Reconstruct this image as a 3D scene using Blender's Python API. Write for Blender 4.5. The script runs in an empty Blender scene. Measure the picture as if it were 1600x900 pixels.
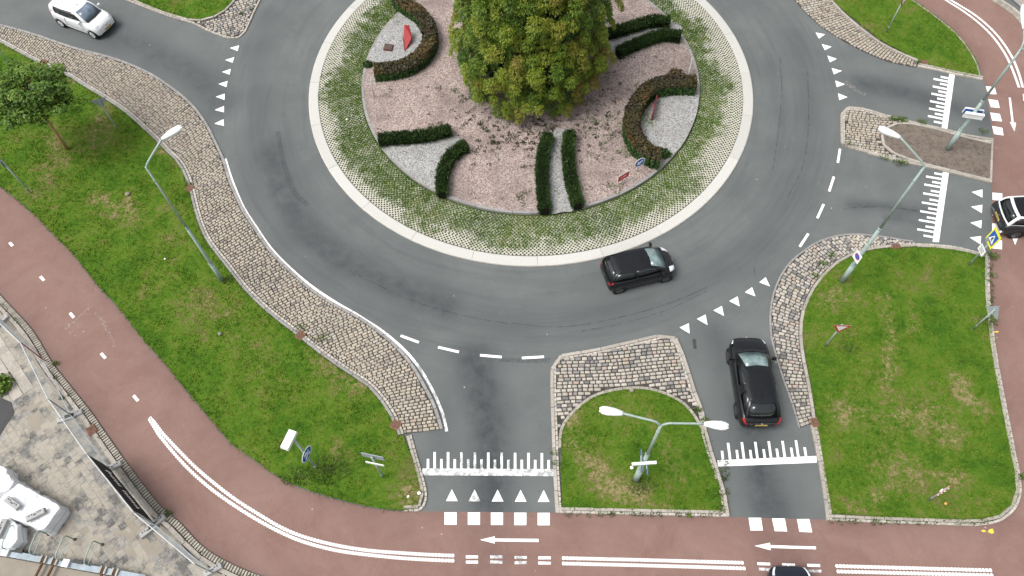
import bpy, bmesh, math, random
import numpy as np
from mathutils import Vector, Matrix, noise
from mathutils.geometry import delaunay_2d_cdt

random.seed(11)
rng = np.random.default_rng(11)
C = bpy.context.scene.collection
R = math.radians

# ------------------------------------------------------------------ camera
CAM_H = 32.0
PITCH, ROLL, FPX = R(60.25), R(-1.25), 1195.0
scene = bpy.context.scene
cam_d = bpy.data.cameras.new('drone_camera')
cam = bpy.data.objects.new('drone_camera', cam_d)
C.objects.link(cam)
cam_d.sensor_width = 36.0
cam_d.lens = FPX / 1600 * 36.0
cam_d.clip_end = 3000
rot = Matrix.Rotation(math.pi / 2 - PITCH, 3, 'X') @ Matrix.Rotation(ROLL, 3, 'Z')
cam.matrix_world = Matrix.Translation((0, 0, CAM_H)) @ rot.to_4x4()
scene.camera = cam

# ------------------------------------------------------------------ light: overcast day
SUN_EL, SUN_AZ = R(60), R(255)
w = bpy.data.worlds.new('World')
scene.world = w
w.use_nodes = True
nt = w.node_tree
bg = nt.nodes['Background']
sky = nt.nodes.new('ShaderNodeTexSky')
sky.sky_type = 'NISHITA'
sky.sun_disc = False
sky.sun_elevation = SUN_EL
sky.sun_rotation = SUN_AZ
sky.dust_density = 4.0
hs = nt.nodes.new('ShaderNodeHueSaturation')
hs.inputs['Saturation'].default_value = 0.22
nt.links.new(sky.outputs[0], hs.inputs['Color'])
nt.links.new(hs.outputs[0], bg.inputs[0])
bg.inputs[1].default_value = 0.122
sd = bpy.data.lights.new('sun', 'SUN')
sd.energy = 1.25
sd.angle = R(30)
sd.color = (1.0, 0.97, 0.92)
so = bpy.data.objects.new('sun', sd)
C.objects.link(so)
dv = Vector((math.sin(SUN_AZ) * math.cos(SUN_EL), math.cos(SUN_AZ) * math.cos(SUN_EL), math.sin(SUN_EL)))
so.rotation_euler = dv.to_track_quat('Z', 'Y').to_euler()
so.location = (0, 0, 60)
vs = scene.view_settings
vs.view_transform = 'Standard'
vs.look = 'None'
vs.gamma = 1
vs.use_curve_mapping = False
vs.exposure = 0.85

# ------------------------------------------------------------------ survey: photo pixel -> place on a level at height z
def G(p, z=0.0):
    x = (p[0] - 800) / FPX
    y = -(p[1] - 450) / FPX
    c, s = math.cos(ROLL), math.sin(ROLL)
    x, y = c * x - s * y, s * x + c * y
    cp, sp = math.cos(PITCH), math.sin(PITCH)
    dy, dz = cp + y * sp, -sp + y * cp
    k = (CAM_H - z) / -dz
    return Vector((x * k, dy * k, z))

def proj(P):
    dz = P[2] - CAM_H
    c, s = math.cos(PITCH), math.sin(PITCH)
    fw = P[1] * c - dz * s
    up = P[1] * s + dz * c
    x, y = P[0] / fw * FPX, up / fw * FPX
    c, s = math.cos(-ROLL), math.sin(-ROLL)
    return 800 + c * x - s * y, 450 - (s * x + c * y)

def in_view(P, m=12):
    u, v = proj(P)
    return -m < u < 1600 + m and -m < v < 900 + m

def height_at(base, top):
    g = G(base)
    return min((i * .05 for i in range(300)), key=lambda z: (Vector(proj((g.x, g.y, z))) - Vector(top)).length)

def cr(pts, step=0.35, closed=False):
    """smooth curve through points, resampled about every `step`"""
    P = [Vector(p) for p in pts]
    n = len(P)
    if n < 3:
        return P
    out = []
    for i in range(n if closed else n - 1):
        p1, p2 = P[i], P[(i + 1) % n]
        p0 = P[i - 1] if (i > 0 or closed) else p1 * 2 - p2
        p3 = P[(i + 2) % n] if (i + 2 < n or closed) else p2 * 2 - p1
        m = max(1, int((p2 - p1).length / step))
        a, b = (p2 - p0) * .5, (p3 - p1) * .5
        for k in range(m):
            t = k / m
            out.append(p1 * (2*t**3-3*t*t+1) + a * (t**3-2*t*t+t) + p2 * (-2*t**3+3*t*t) + b * (t**3-t*t))
    if not closed:
        out.append(P[-1])
    return out

def gl(pts, z=0.0, step=.35):
    """smooth world line from surveyed points"""
    return cr([G(p, z) for p in pts], step)

def gs(pts, z=0.0):
    return [G(p, z) for p in pts]

def resample(line, d):
    L = [0.0]
    for a, b in zip(line, line[1:]):
        L.append(L[-1] + (b - a).length)
    n = max(1, round(L[-1] / d))
    out, j = [], 0
    for k in range(n + 1):
        s = L[-1] * k / n
        while j < len(L) - 2 and L[j + 1] < s:
            j += 1
        t = (s - L[j]) / max(1e-9, L[j + 1] - L[j])
        out.append(line[j].lerp(line[j + 1], t))
    return out

def offset(line, d):
    """shift a line d metres to its left"""
    out = []
    for i, p in enumerate(line):
        a, b = line[max(0, i - 1)], line[min(len(line) - 1, i + 1)]
        t = (b - a); t.z = 0
        t = t.normalized() if t.length > 1e-9 else Vector((1, 0, 0))
        out.append(p + Vector((-t.y, t.x, 0)) * d)
    return out

def inside(poly, x, y):
    """vectorised point in polygon"""
    x = np.asarray(x, float); y = np.asarray(y, float)
    px = np.array([p[0] for p in poly]); py = np.array([p[1] for p in poly])
    r = np.zeros(x.shape, bool)
    j = len(px) - 1
    for i in range(len(px)):
        with np.errstate(divide='ignore', invalid='ignore'):
            c = ((py[i] > y) != (py[j] > y)) & (x < (px[j] - px[i]) * (y - py[i]) / (py[j] - py[i] + 1e-12) + px[i])
        r ^= c
        j = i
    return r

# ------------------------------------------------------------------ nodes and materials
class NM:
    def __init__(s, name):
        s.m = bpy.data.materials.new(name)
        s.m.use_nodes = True
        s.t = s.m.node_tree
        s.b = s.t.nodes['Principled BSDF']
        s._pos = None
    def n(s, typ, **kw):
        nd = s.t.nodes.new(typ)
        for k, v in kw.items():
            setattr(nd, k, v)
        return nd
    def put(s, sock, v):
        if isinstance(v, (int, float)):
            sock.default_value = v
        elif isinstance(v, (tuple, list)):
            sock.default_value = tuple(v) + (1,) if len(v) == 3 and len(sock.default_value) == 4 else v
        else:
            s.t.links.new(v, sock)
    @property
    def pos(s):
        if s._pos is None:
            s._pos = s.n('ShaderNodeNewGeometry')
        return s._pos.outputs['Position']
    def noise(s, scale, detail=3, rough=.6, dist=0, vec=None):
        nd = s.n('ShaderNodeTexNoise')
        s.put(nd.inputs['Vector'], vec or s.pos)
        for k, v in (('Scale', scale), ('Detail', detail), ('Roughness', rough), ('Distortion', dist)):
            nd.inputs[k].default_value = v
        return nd.outputs['Fac']
    def voro(s, scale, out='Color'):
        nd = s.n('ShaderNodeTexVoronoi')
        s.put(nd.inputs['Vector'], s.pos)
        nd.inputs['Scale'].default_value = scale
        return nd.outputs[out]
    def math(s, op, a, b=0.0, clamp=False):
        nd = s.n('ShaderNodeMath', operation=op, use_clamp=clamp)
        s.put(nd.inputs[0], a); s.put(nd.inputs[1], b)
        return nd.outputs[0]
    def rng(s, v, a, b, c=0.0, d=1.0):
        nd = s.n('ShaderNodeMapRange')
        s.put(nd.inputs[0], v)
        for i, q in enumerate((a, b, c, d)):
            nd.inputs[i + 1].default_value = q
        return nd.outputs[0]
    def mix(s, f, a, b, mode='MIX'):
        nd = s.n('ShaderNodeMix', data_type='RGBA', blend_type=mode)
        s.put(nd.inputs[0], f); s.put(nd.inputs[6], a); s.put(nd.inputs[7], b)
        return nd.outputs[2]
    def ramp(s, f, stops, interp='LINEAR'):
        nd = s.n('ShaderNodeValToRGB')
        s.put(nd.inputs[0], f)
        r = nd.color_ramp
        r.interpolation = interp
        while len(r.elements) < len(stops):
            r.elements.new(.5)
        for e, (p, c) in zip(r.elements, stops):
            e.position = p
            e.color = tuple(c) + (1,)
        return nd.outputs[0]
    def rand(s):
        """one number per piece: object number plus island number"""
        o = s.n('ShaderNodeObjectInfo').outputs['Random']
        if s._pos is None:
            s.pos
        return s.math('FRACT', s.math('ADD', o, s._pos.outputs['Random Per Island']))
    def bump(s, h, strength=.3, dist=.02):
        nd = s.n('ShaderNodeBump')
        nd.inputs['Strength'].default_value = strength
        nd.inputs['Distance'].default_value = dist
        s.put(nd.inputs['Height'], h)
        s.t.links.new(nd.outputs[0], s.b.inputs['Normal'])
    def fin(s, col=None, rough=.8, metal=0, spec=.3, **kw):
        if col is not None:
            s.put(s.b.inputs['Base Color'], col)
        s.put(s.b.inputs['Roughness'], rough)
        s.b.inputs['Metallic'].default_value = metal
        s.b.inputs['Specular IOR Level'].default_value = spec
        for k, v in kw.items():
            s.put(s.b.inputs[k], v)
        return s.m

def flat(name, col, rough=.5, metal=0, spec=.4, var=.12, scale=6, **kw):
    k = NM(name)
    f = k.rng(k.noise(scale, 4), .3, .7, 1 - var, 1 + var)
    c = k.mix(1.0, col, f, 'MULTIPLY')
    return k.fin(c, rough, metal, spec, **kw)

M = {}
# asphalt, with rubbed dark wheel paths carried as a surface attribute
k = NM('asphalt')
at = k.n('ShaderNodeAttribute', attribute_name='wear').outputs['Fac']
g = k.mix(k.rng(k.noise(.35, 5, .65), .38, .66), (.112, .122, .121), (.148, .159, .156))
g = k.mix(k.rng(k.noise(14, 6, .85), .50, .66, 0, .28), g, (.19, .20, .195))
g = k.mix(k.rng(k.noise(26, 4, .85), .3, .7, 0, .5), g, (.08, .087, .086))
g = k.mix(k.rng(k.noise(130, 1, .5), .62, .75, 0, .5), g, (.22, .23, .225))
vm = k.n('ShaderNodeVectorMath', operation='SUBTRACT'); k.put(vm.inputs[0], k.pos); vm.inputs[1].default_value = (1.287, 32.02, 0)
sx = k.n('ShaderNodeSeparateXYZ'); k.t.links.new(vm.outputs[0], sx.inputs[0])
vl = k.n('ShaderNodeVectorMath', operation='LENGTH'); k.t.links.new(vm.outputs[0], vl.inputs[0])
cx_ = k.n('ShaderNodeCombineXYZ'); k.put(cx_.inputs[0], k.math('MULTIPLY', vl.outputs['Value'], 2.2)); k.put(cx_.inputs[1], k.math('MULTIPLY', k.math('ARCTAN2', sx.outputs[1], sx.outputs[0]), 2.5))
lane = k.math('MULTIPLY', k.rng(k.noise(1.0, 6, .7, .15, cx_.outputs[0]), .47, .66, 0, .42), k.rng(vl.outputs['Value'], 17.5, 19.5, 1, 0))
g = k.mix(lane, g, (.078, .086, .088))
wn = k.math('MULTIPLY', at, k.rng(k.noise(1.4, 5, .7), .25, .75, .5, 1.4), True)
g = k.mix(wn, g, (.050, .056, .060))
g = k.mix(k.rng(k.noise(.8, 6, .75, .6), .60, .78, 0, .35), g, (.175, .18, .17))
sp = k.voro(2.3, 'Distance')
g = k.mix(k.rng(sp, .045, .065, .7, 0), g, (.045, .045, .047))
sp = k.voro(.7, 'Distance')
g = k.mix(k.rng(sp, .02, .03, .8, 0), g, (.40, .40, .38))
M['asphalt'] = None
k.bump(k.noise(120, 2), .35, .01)
M['asphalt'] = k.fin(g, .85, spec=.25)
# red asphalt
k = NM('red_asphalt')
at = k.n('ShaderNodeAttribute', attribute_name='wear').outputs['Fac']
g = k.mix(k.rng(k.noise(.4, 7, .72, .5), .38, .62), (.200, .120, .098), (.248, .158, .132))
g = k.mix(k.rng(k.noise(50, 2, .8), .3, .7, 0, .45), g, (.14, .075, .068))
g = k.mix(k.rng(k.noise(130, 1), .64, .76, 0, .5), g, (.40, .28, .25))
g = k.mix(k.math('MULTIPLY', at, k.rng(k.noise(1.6, 5, .7), .25, .75, .3, 1.2), True), g, (.13, .085, .08))
g = k.mix(k.rng(k.noise(3.5, 6, .8, .8), .56, .72, 0, .28), g, (.33, .235, .20))
g = k.mix(k.rng(k.noise(1.3, 6, .8, .4), .55, .70, 0, .3), g, (.13, .085, .075))
sp = k.voro(1.1, 'Distance')
g = k.mix(k.rng(sp, .025, .04, .8, 0), g, (.5, .40, .36))
sp = k.voro(2.3, 'Distance')
g = k.mix(k.rng(sp, .03, .045, .6, 0), g, (.09, .06, .06))
k.bump(k.noise(120, 2), .3, .01)
M['red'] = k.fin(g, .85, spec=.25)

def paint(name, wear):
    k = NM(name)
    n1 = k.noise(3.0, 6, .75)
    n2 = k.noise(28, 3, .7)
    f = k.math('ADD', k.math('MULTIPLY', n1, .6), k.math('MULTIPLY', n2, .4))
    c = k.mix(k.rng(f, .5, .7, 0, .25), (.86, .86, .84), (.6, .6, .58))
    c = k.mix(k.rng(f, .66 - wear * .22, .74 - wear * .22), c, (.27, .28, .28))
    return k.fin(c, .6, spec=.3)
M['paint'] = paint('road_paint', .45)
M['paint_worn'] = paint('road_paint_worn', .92)
M['paint_yellow'] = flat('yellow_spray_paint', (.72, .52, .06), .7)

def decal(name, col, lo, hi, sc=5, mx=.75):
    k = NM(name)
    k.fin(col, .85, spec=.2)
    k.put(k.b.inputs['Alpha'], k.rng(k.noise(sc, 5, .7), lo, hi, 0, mx))
    return k.m
M['tyre_mark'] = decal('rubber_mark', (.085, .09, .094), .32, .72, 6, .42)
M['crack'] = decal('hairline_crack', (.08, .083, .085), .42, .66, 3, .55)
M['scuff'] = decal('pale_scuff', (.45, .40, .36), .5, .66, 9)

# setts
def sett(name, warm):
    k = NM(name)
    r = k.rand()
    if warm:
        st = [(0, (.17, .155, .14)), (.03, (.27, .235, .20)), (.13, (.37, .32, .255)), (.38, (.41, .36, .285)),
              (.60, (.375, .335, .275)), (.76, (.44, .39, .315)), (.93, (.36, .285, .23)), (.96, (.42, .40, .35))]
    else:
        st = [(0, (.12, .125, .13)), (.08, (.20, .20, .20)), (.20, (.36, .335, .29)), (.42, (.44, .405, .35)), (.58, (.37, .35, .32)), (.74, (.48, .44, .385)), (.90, (.40, .31, .26)), (.95, (.41, .36, .27))]
    c = k.ramp(r, st, 'CONSTANT')
    c = k.mix(k.rng(k.noise(14, 4, .7), .3, .7, 0, .45), c, (.26, .23, .20))
    c = k.mix(k.rng(k.noise(.5, 4), .5, .72, 0, .3), c, (.24, .23, .21))
    k.bump(k.noise(40, 3), .5, .02)
    return k.fin(c, .85)
M['sett_warm'] = sett('granite_setts_warm', True)
M['sett_grey'] = sett('granite_setts_grey', False)
k = NM('joint_sand')
c = k.mix(k.rng(k.noise(2.2, 5, .7), .45, .68), (.05, .045, .039), (.11, .098, .080))
c = k.mix(k.rng(k.noise(1.1, 5, .75), .62, .74, 0, .6), c, (.06, .09, .02))
M['joint'] = k.fin(c, .95)

k = NM('cell_soil')
M['cell_soil'] = k.fin(k.mix(k.rng(k.noise(1.2, 5, .7), .4, .62), (.030, .028, .022), (.035, .055, .012)), .95)

def concrete(name, lo, hi, dirt=.35, moss=0.0):
    k = NM(name)
    r = k.rand()
    c = k.mix(r, lo, hi)
    c = k.mix(k.rng(k.noise(9, 5, .7), .38, .7, 0, dirt), c, (.16, .145, .125))
    c = k.mix(k.rng(k.noise(45, 3), .45, .7, 0, .35), c, (.28, .26, .24))
    if moss:
        c = k.mix(k.rng(k.noise(2.3, 5, .7), .58, .7, 0, moss), c, (.08, .10, .03))
    k.bump(k.noise(60, 3), .3, .01)
    return k.fin(c, .85)
M['kerb'] = concrete('kerb_concrete', (.34, .31, .27), (.45, .41, .36), .5, .35)
M['kerb_grey'] = concrete('kerb_grey_concrete', (.24, .235, .23), (.32, .31, .30), .5)
M['block'] = concrete('pale_kerb_block', (.40, .37, .32), (.54, .50, .44), .5, .4)
M['brick'] = concrete('border_brick', (.32, .29, .24), (.48, .44, .37), .5, .2)
M['white_concrete'] = concrete('white_concrete', (.47, .465, .435), (.53, .525, .49), .10)
M['grass_paver'] = concrete('grass_paver_concrete', (.43, .42, .34), (.52, .51, .42), .22, .1)
k = NM('paving_tiles')
r = k.rand()
c = k.ramp(r, [(0, (.105, .103, .10)), (.2, (.165, .162, .155)), (.5, (.235, .228, .215)), (.8, (.135, .132, .128))], 'CONSTANT')
sn = k.math('ADD', k.noise(.7, 7, .74, .2), k.math('MULTIPLY', k.math('SUBTRACT', r, .5), .10))
c = k.mix(k.rng(sn, .44, .54, .0, .92), c, (.325, .295, .245))
c = k.mix(k.rng(k.noise(6, 7, .8, .3), .48, .60, 0, .6), c, (.37, .34, .285))
c = k.mix(k.rng(k.math('ADD', k.noise(1.3, 7, .75, .1), k.math('MULTIPLY', k.math('SUBTRACT', r, .5), .07)), .53, .68, 0, .65), c, (.115, .108, .10))
k.bump(k.noise(30, 4), .4, .015)
M['tile'] = k.fin(c, .9)
k = NM('loose_sand')
c = k.mix(k.noise(3, 5), (.21, .185, .15), (.31, .275, .225))
k.bump(k.noise(25, 4), .4, .02)
M['sand'] = k.fin(c, .95)

# grass: lush and dry ground share one map
def grass(name, blades):
    k = NM(name)
    n1 = k.noise(.36, 6, .70, .6)
    n2 = k.noise(1.5, 5, .7, .4)
    at = k.n('ShaderNodeAttribute', attribute_name='dry').outputs['Fac']
    f = k.math('ADD', k.math('MULTIPLY', n1, .62), k.math('MULTIPLY', n2, .45))
    fine = k.noise(5.5, 5, .75, .6)
    f = k.math('SUBTRACT', f, .045)
    f = k.math('ADD', f, k.math('MULTIPLY', k.math('MULTIPLY', at, k.rng(fine, .40, .60, 0, 1.3)), .34))
    f = k.math('ADD', f, k.math('MULTIPLY', k.math('SUBTRACT', fine, .5), .38))
    if blades:
        c = k.ramp(f, [(.27, (.025, .080, .006)), (.38, (.062, .155, .009)), (.50, (.112, .215, .014)), (.57, (.175, .240, .028)),
                       (.66, (.25, .252, .068)), (.77, (.38, .32, .155))])
        r = k.rand()
        c = k.mix(k.rng(r, .0, 1, 0, .55), c, k.mix(k.rng(r, .6, .95), (.045, .085, .010), (.26, .26, .06)))
        return k.fin(c, .7, spec=.15)
    c = k.ramp(f, [(.28, (.024, .072, .006)), (.42, (.056, .134, .010)), (.54, (.100, .170, .016)),
                   (.65, (.165, .155, .055)), (.76, (.29, .235, .12))])
    c = k.mix(k.rng(k.noise(16, 3, .8), .4, .7, 0, .5), c, (.035, .055, .010))
    k.bump(k.noise(22, 4, .8), .8, .05)
    return k.fin(c, .95, spec=.1)
M['lawn'] = grass('lawn_ground', False)
M['blades'] = grass('grass_blades', True)
k = NM('planting_soil')
c = k.mix(k.noise(1.3, 5, .7), (.135, .108, .086), (.225, .185, .155))
c = k.mix(k.rng(k.noise(4, 7, .85), .45, .62, 0, .8), c, (.075, .06, .05))
c = k.mix(k.rng(k.noise(9, 5, .85), .56, .68, 0, .6), c, (.30, .255, .215))
c = k.mix(k.rng(k.noise(60, 2), .66, .74), c, (.30, .27, .23))
k.bump(k.noise(18, 4, .8), .9, .05)
M['soil'] = k.fin(c, .95)

def gravel(name, pal, stain, sc=17):
    k = NM(name)
    v = k.n('ShaderNodeTexVoronoi')
    k.put(v.inputs['Vector'], k.pos)
    v.inputs['Scale'].default_value = sc
    sep = k.n('ShaderNodeSeparateColor')
    k.t.links.new(v.outputs['Color'], sep.inputs[0])
    c = k.ramp(sep.outputs[0], pal, 'CONSTANT')
    c = k.mix(k.rng(v.outputs['Distance'], .4, .8, 0, .5), c, (.10, .08, .07))
    c = k.mix(k.rng(k.noise(.45, 5, .7), .44, .64, 0, .6), c, stain)
    c = k.mix(k.rng(k.noise(3.2, 5, .75), .58, .70, 0, .5), c, stain)
    k.bump(v.outputs['Distance'], -1.0, .05) if False else k.bump(k.noise(40, 3), .8, .04)
    return k.fin(c, .9)
M['pink'] = gravel('pink_gravel', [(0, (.22, .165, .145)), (.15, (.39, .305, .275)), (.45, (.47, .38, .345)), (.7, (.29, .22, .20)), (.85, (.50, .43, .385))], (.17, .13, .12))
M['white_gravel'] = gravel('white_gravel', [(0, (.20, .20, .20)), (.2, (.37, .37, .365)), (.5, (.44, .44, .43)), (.75, (.32, .32, .315)), (.88, (.52, .52, .51))], (.27, .265, .25))

def leaf(name, stops, dark=(.01, .02, .004), rough=.55):
    k = NM(name)
    at = k.n('ShaderNodeAttribute', attribute_name='tint').outputs['Fac']
    r = k.rand()
    f = k.math('ADD', k.math('MULTIPLY', r, .30), k.math('SUBTRACT', at, .15), True)
    c = k.ramp(f, stops)
    m = k.fin(c, rough, spec=.25)
    k.b.inputs['Subsurface Weight'].default_value = 0
    return m
M['conifer'] = leaf('conifer_needles', [(0, (.024, .054, .007)), (.2, (.058, .112, .010)), (.42, (.135, .190, .014)), (.60, (.185, .215, .022)), (.80, (.18, .155, .026)), (1, (.14, .09, .026))])
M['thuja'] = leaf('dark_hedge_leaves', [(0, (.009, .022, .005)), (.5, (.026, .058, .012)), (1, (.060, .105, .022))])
M['barberry'] = leaf('brown_hedge_leaves', [(0, (.026, .017, .014)), (.3, (.058, .042, .024)), (.55, (.044, .046, .018)), (.75, (.082, .055, .020)), (1, (.115, .075, .026))])
M['hedge_green'] = leaf('hedge_side_leaves', [(0, (.008, .022, .005)), (.5, (.025, .065, .012)), (1, (.06, .12, .02))])
M['broadleaf'] = leaf('broad_leaves', [(0, (.03, .07, .010)), (.35, (.072, .142, .016)), (.65, (.13, .21, .027)), (1, (.22, .275, .05))])
M['weed'] = leaf('weed_leaves', [(0, (.04, .03, .015)), (.35, (.045, .055, .02)), (.6, (.06, .11, .02)), (1, (.14, .22, .04))])
M['core'] = flat('hedge_twigs', (.012, .013, .008), .95, spec=.05)
M['bark'] = flat('bark', (.10, .07, .045), .9, var=.4, scale=9)
M['bark_pale'] = flat('pale_bark', (.34, .24, .09), .85, var=.35, scale=9)

M['galv'] = flat('galvanised_steel', (.30, .37, .34), .6, .1, .5, .1, 5)
M['pole'] = flat('painted_pole', (.30, .375, .345), .5, .1, .5, .15, 7)
M['steel'] = flat('fence_steel', (.30, .33, .34), .6, .15, .4, .15, 5)
M['rail'] = flat('bright_rail_steel', (.50, .52, .53), .5, .1, .4, .1, 5)
M['beam'] = flat('beam_steel', (.28, .33, .37), .65, .1, .4, .25, 3)
M['rust'] = flat('rusty_steel', (.10, .055, .030), .85, .2, .3, .5, 8)
M['white'] = flat('white_lacquer', (.72, .73, .73), .4, 0, .4, .04, 3)
M['sign_white'] = flat('sign_white_face', (.78, .78, .78), .45, 0, .4, .05, 8)
M['sign_red'] = flat('sign_red_face', (.52, .022, .03), .4, 0, .4, .1, 8)
M['sign_blue'] = flat('sign_blue_face', (.012, .10, .42), .4, 0, .4, .1, 8)
M['sign_dull'] = flat('weathered_blue_board', (.10, .14, .24), .5)
M['sign_yellow'] = flat('sign_yellow_face', (.80, .74, .02), .4, 0, .4, .05, 8)
M['sign_back'] = flat('sign_back_aluminium', (.30, .33, .35), .6, .1, .4, .1, 6)
M['ink'] = flat('dark_print', (.03, .03, .035), .6)
M['sculpt'] = flat('red_enamel', (.30, .006, .010), .4, 0, .5, .12, 3)
M['sculpt_edge'] = flat('red_enamel_edge', (.16, .012, .014), .5, 0, .4, .2, 6)
M['brown_plate'] = flat('brown_steel_plate', (.095, .062, .055), .7, .1, .3, .25, 7)
M['banner'] = flat('dark_banner_cloth', (.034, .034, .032), .85, 0, .2, .2, 4)
M['rubber_block'] = concrete('concrete_foot', (.34, .345, .34), (.42, .42, .41), .3)
k = NM('white_wrap')
c = k.mix(k.rng(k.noise(2.2, 4), .35, .7), (.74, .75, .76), (.68, .70, .72))
k.bump(k.noise(1.6, 3, .5, 1.0), .35, .06)
M['wrap'] = k.fin(c, .5, spec=.3)
M['drain'] = flat('rusty_drain_lid', (.22, .105, .065), .9, .1, .3, .45, 9)
M['drain_dark'] = flat('dark_drain', (.05, .05, .052), .8)
M['litter'] = flat('litter_white', (.8, .8, .78), .7)
M['orange'] = flat('faded_orange', (.62, .30, .10), .7)

# car materials
def carpaint(name, col, rough=.25, coat=1.0):
    k = NM(name)
    c = k.mix(k.rng(k.noise(4, 4), .4, .7, 0, .25), col, tuple(min(1, x * 1.25 + .004) for x in col))
    return k.fin(c, rough, 0, .22, **{'Coat Weight': coat, 'Coat Roughness': .05})
M['car_black'] = carpaint('black_car_paint', (.004, .0045, .006), .3, .55)
M['car_navy'] = carpaint('blue_black_car_paint', (.008, .011, .020), .3, .55)
M['car_white'] = carpaint('white_car_paint', (.66, .67, .68), .35, .6)
M['car_grey'] = carpaint('dark_grey_car_paint', (.016, .0175, .021), .3, .6)
M['glass'] = flat('tinted_car_glass', (.012, .015, .016), .06, 0, .7, .2, 3)
M['screen'] = flat('windscreen_reflection', (.17, .235, .235), .1, 0, .8, .4, 3)  # pale teal sky reflection put into the glass base colour
M['screen_blue'] = flat('blue_windscreen_reflection', (.14, .18, .23), .1, 0, .8, .4, 3)  # bluer version, the reflection again carried by the base colour
M['tyre'] = flat('tyre_rubber', (.018, .018, .018), .85, 0, .2)
M['rim'] = flat('alloy_rim', (.35, .36, .37), .3, .8, .5)
M['rim_white'] = flat('white_wheel_cover', (.74, .75, .76), .4)
M['rim_dark'] = flat('dark_alloy_rim', (.10, .10, .11), .35, .6, .5)
M['trim'] = flat('black_plastic_trim', (.012, .012, .013), .5, 0, .4)
M['lamp_clear'] = flat('clear_lamp_lens', (.66, .68, .70), .1, 0, .8, .15, 12)
M['lamp_red'] = flat('red_lamp_lens', (.27, .008, .010), .15, 0, .7, .15, 12)
M['plate'] = flat('yellow_number_plate', (.56, .37, .10), .4)
M['chrome'] = flat('chrome_badge', (.55, .56, .58), .2, .9, .5)

# ------------------------------------------------------------------ object helpers
def tag(o, label=None, cat=None, group=None, kind=None):
    if label: o['label'] = label
    if cat: o['category'] = cat
    if group: o['group'] = group
    if kind: o['kind'] = kind
    return o

def link(name, me, parent=None):
    o = bpy.data.objects.new(name, me)
    C.objects.link(o)
    if parent is not None:
        o.parent = parent
    return o

def empty(name, loc=(0, 0, 0), rz=0, label=None, cat=None, group=None):
    o = bpy.data.objects.new(name, None)
    o.empty_display_size = .2
    C.objects.link(o)
    o.location = loc
    o.rotation_euler = (0, 0, rz)
    return tag(o, label, cat, group)

def np_mesh(name, V, F, mat, smooth=False, attr=None):
    V = np.asarray(V, np.float32)
    F = np.asarray(F, np.int32)
    me = bpy.data.meshes.new(name)
    kk = F.shape[1]
    me.vertices.add(len(V)); me.vertices.foreach_set('co', V.ravel())
    me.loops.add(F.size); me.loops.foreach_set('vertex_index', F.ravel())
    me.polygons.add(len(F)); me.polygons.foreach_set('loop_start', np.arange(0, F.size, kk, dtype=np.int32))
    me.update(calc_edges=True)
    if smooth:
        me.polygons.foreach_set('use_smooth', np.ones(len(F), bool))
    if attr:
        for an, av in attr.items():
            a = me.attributes.new(an, 'FLOAT', 'POINT')
            a.data.foreach_set('value', np.asarray(av, np.float32))
    if mat:
        me.materials.append(mat)
    return me

class MB:
    """collects shapes into one mesh"""
    def __init__(s):
        s.v, s.f = [], []
    def add(s, vs, fs):
        o = len(s.v)
        s.v += [Vector(v) for v in vs]
        s.f += [tuple(i + o for i in f) for f in fs]
        return s
    def box(s, cx, cy, cz, sx, sy, sz, m=None, taper=1.0):
        vs = []
        for z, t in ((-1, 1.0), (1, taper)):
            for x, y in ((-1, -1), (1, -1), (1, 1), (-1, 1)):
                v = Vector((x * sx / 2 * t, y * sy / 2 * t, z * sz / 2))
                if m is not None:
                    v = m @ v
                vs.append(v + Vector((cx, cy, cz)))
        return s.add(vs, [(3, 2, 1, 0), (4, 5, 6, 7), (0, 1, 5, 4), (1, 2, 6, 5), (2, 3, 7, 6), (3, 0, 4, 7)])
    def tube(s, pts, r, n=8, cap=True):
        pts = [Vector(p) for p in pts]
        rs = r if isinstance(r, (list, tuple)) else [r] * len(pts)
        rings = []
        up = None
        for i, p in enumerate(pts):
            t = (pts[min(i + 1, len(pts) - 1)] - pts[max(i - 1, 0)]).normalized()
            if up is None:
                up = Vector((0, 0, 1)) if abs(t.z) < .9 else Vector((1, 0, 0))
            a = t.cross(up).normalized()
            b = a.cross(t).normalized()
            up = b
            rings.append([p + (a * math.cos(2 * math.pi * j / n) + b * math.sin(2 * math.pi * j / n)) * rs[i] for j in range(n)])
        fs = []
        for i in range(len(pts) - 1):
            for j in range(n):
                k2 = (j + 1) % n
                fs.append((i * n + j, i * n + k2, (i + 1) * n + k2, (i + 1) * n + j))
        if cap:
            fs.append(tuple(range(n - 1, -1, -1)))
            fs.append(tuple((len(pts) - 1) * n + j for j in range(n)))
        return s.add([v for r_ in rings for v in r_], fs)
    def prism(s, poly, z0, z1, inset=0.0):
        n = len(poly)
        c = sum((Vector((p[0], p[1], 0)) for p in poly), Vector()) / n
        lo = [Vector((p[0], p[1], z0)) for p in poly]
        hi = [Vector((p[0], p[1], z1)) + (c - Vector((p[0], p[1], 0))) * inset for p in poly]
        return s.add(lo + hi, [tuple(range(n - 1, -1, -1)), tuple(range(n, 2 * n))] + [(i, (i + 1) % n, n + (i + 1) % n, n + i) for i in range(n)])
    def build(s, name, mat, parent=None, smooth=False):
        me = bpy.data.meshes.new(name)
        me.from_pydata(s.v, [], s.f)
        me.update()
        bm = bmesh.new(); bm.from_mesh(me)
        bmesh.ops.recalc_face_normals(bm, faces=bm.faces)
        bm.to_mesh(me); bm.free()
        if smooth:
            for p in me.polygons:
                p.use_smooth = True
        me.materials.append(mat)
        return link(name, me, parent)

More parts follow.
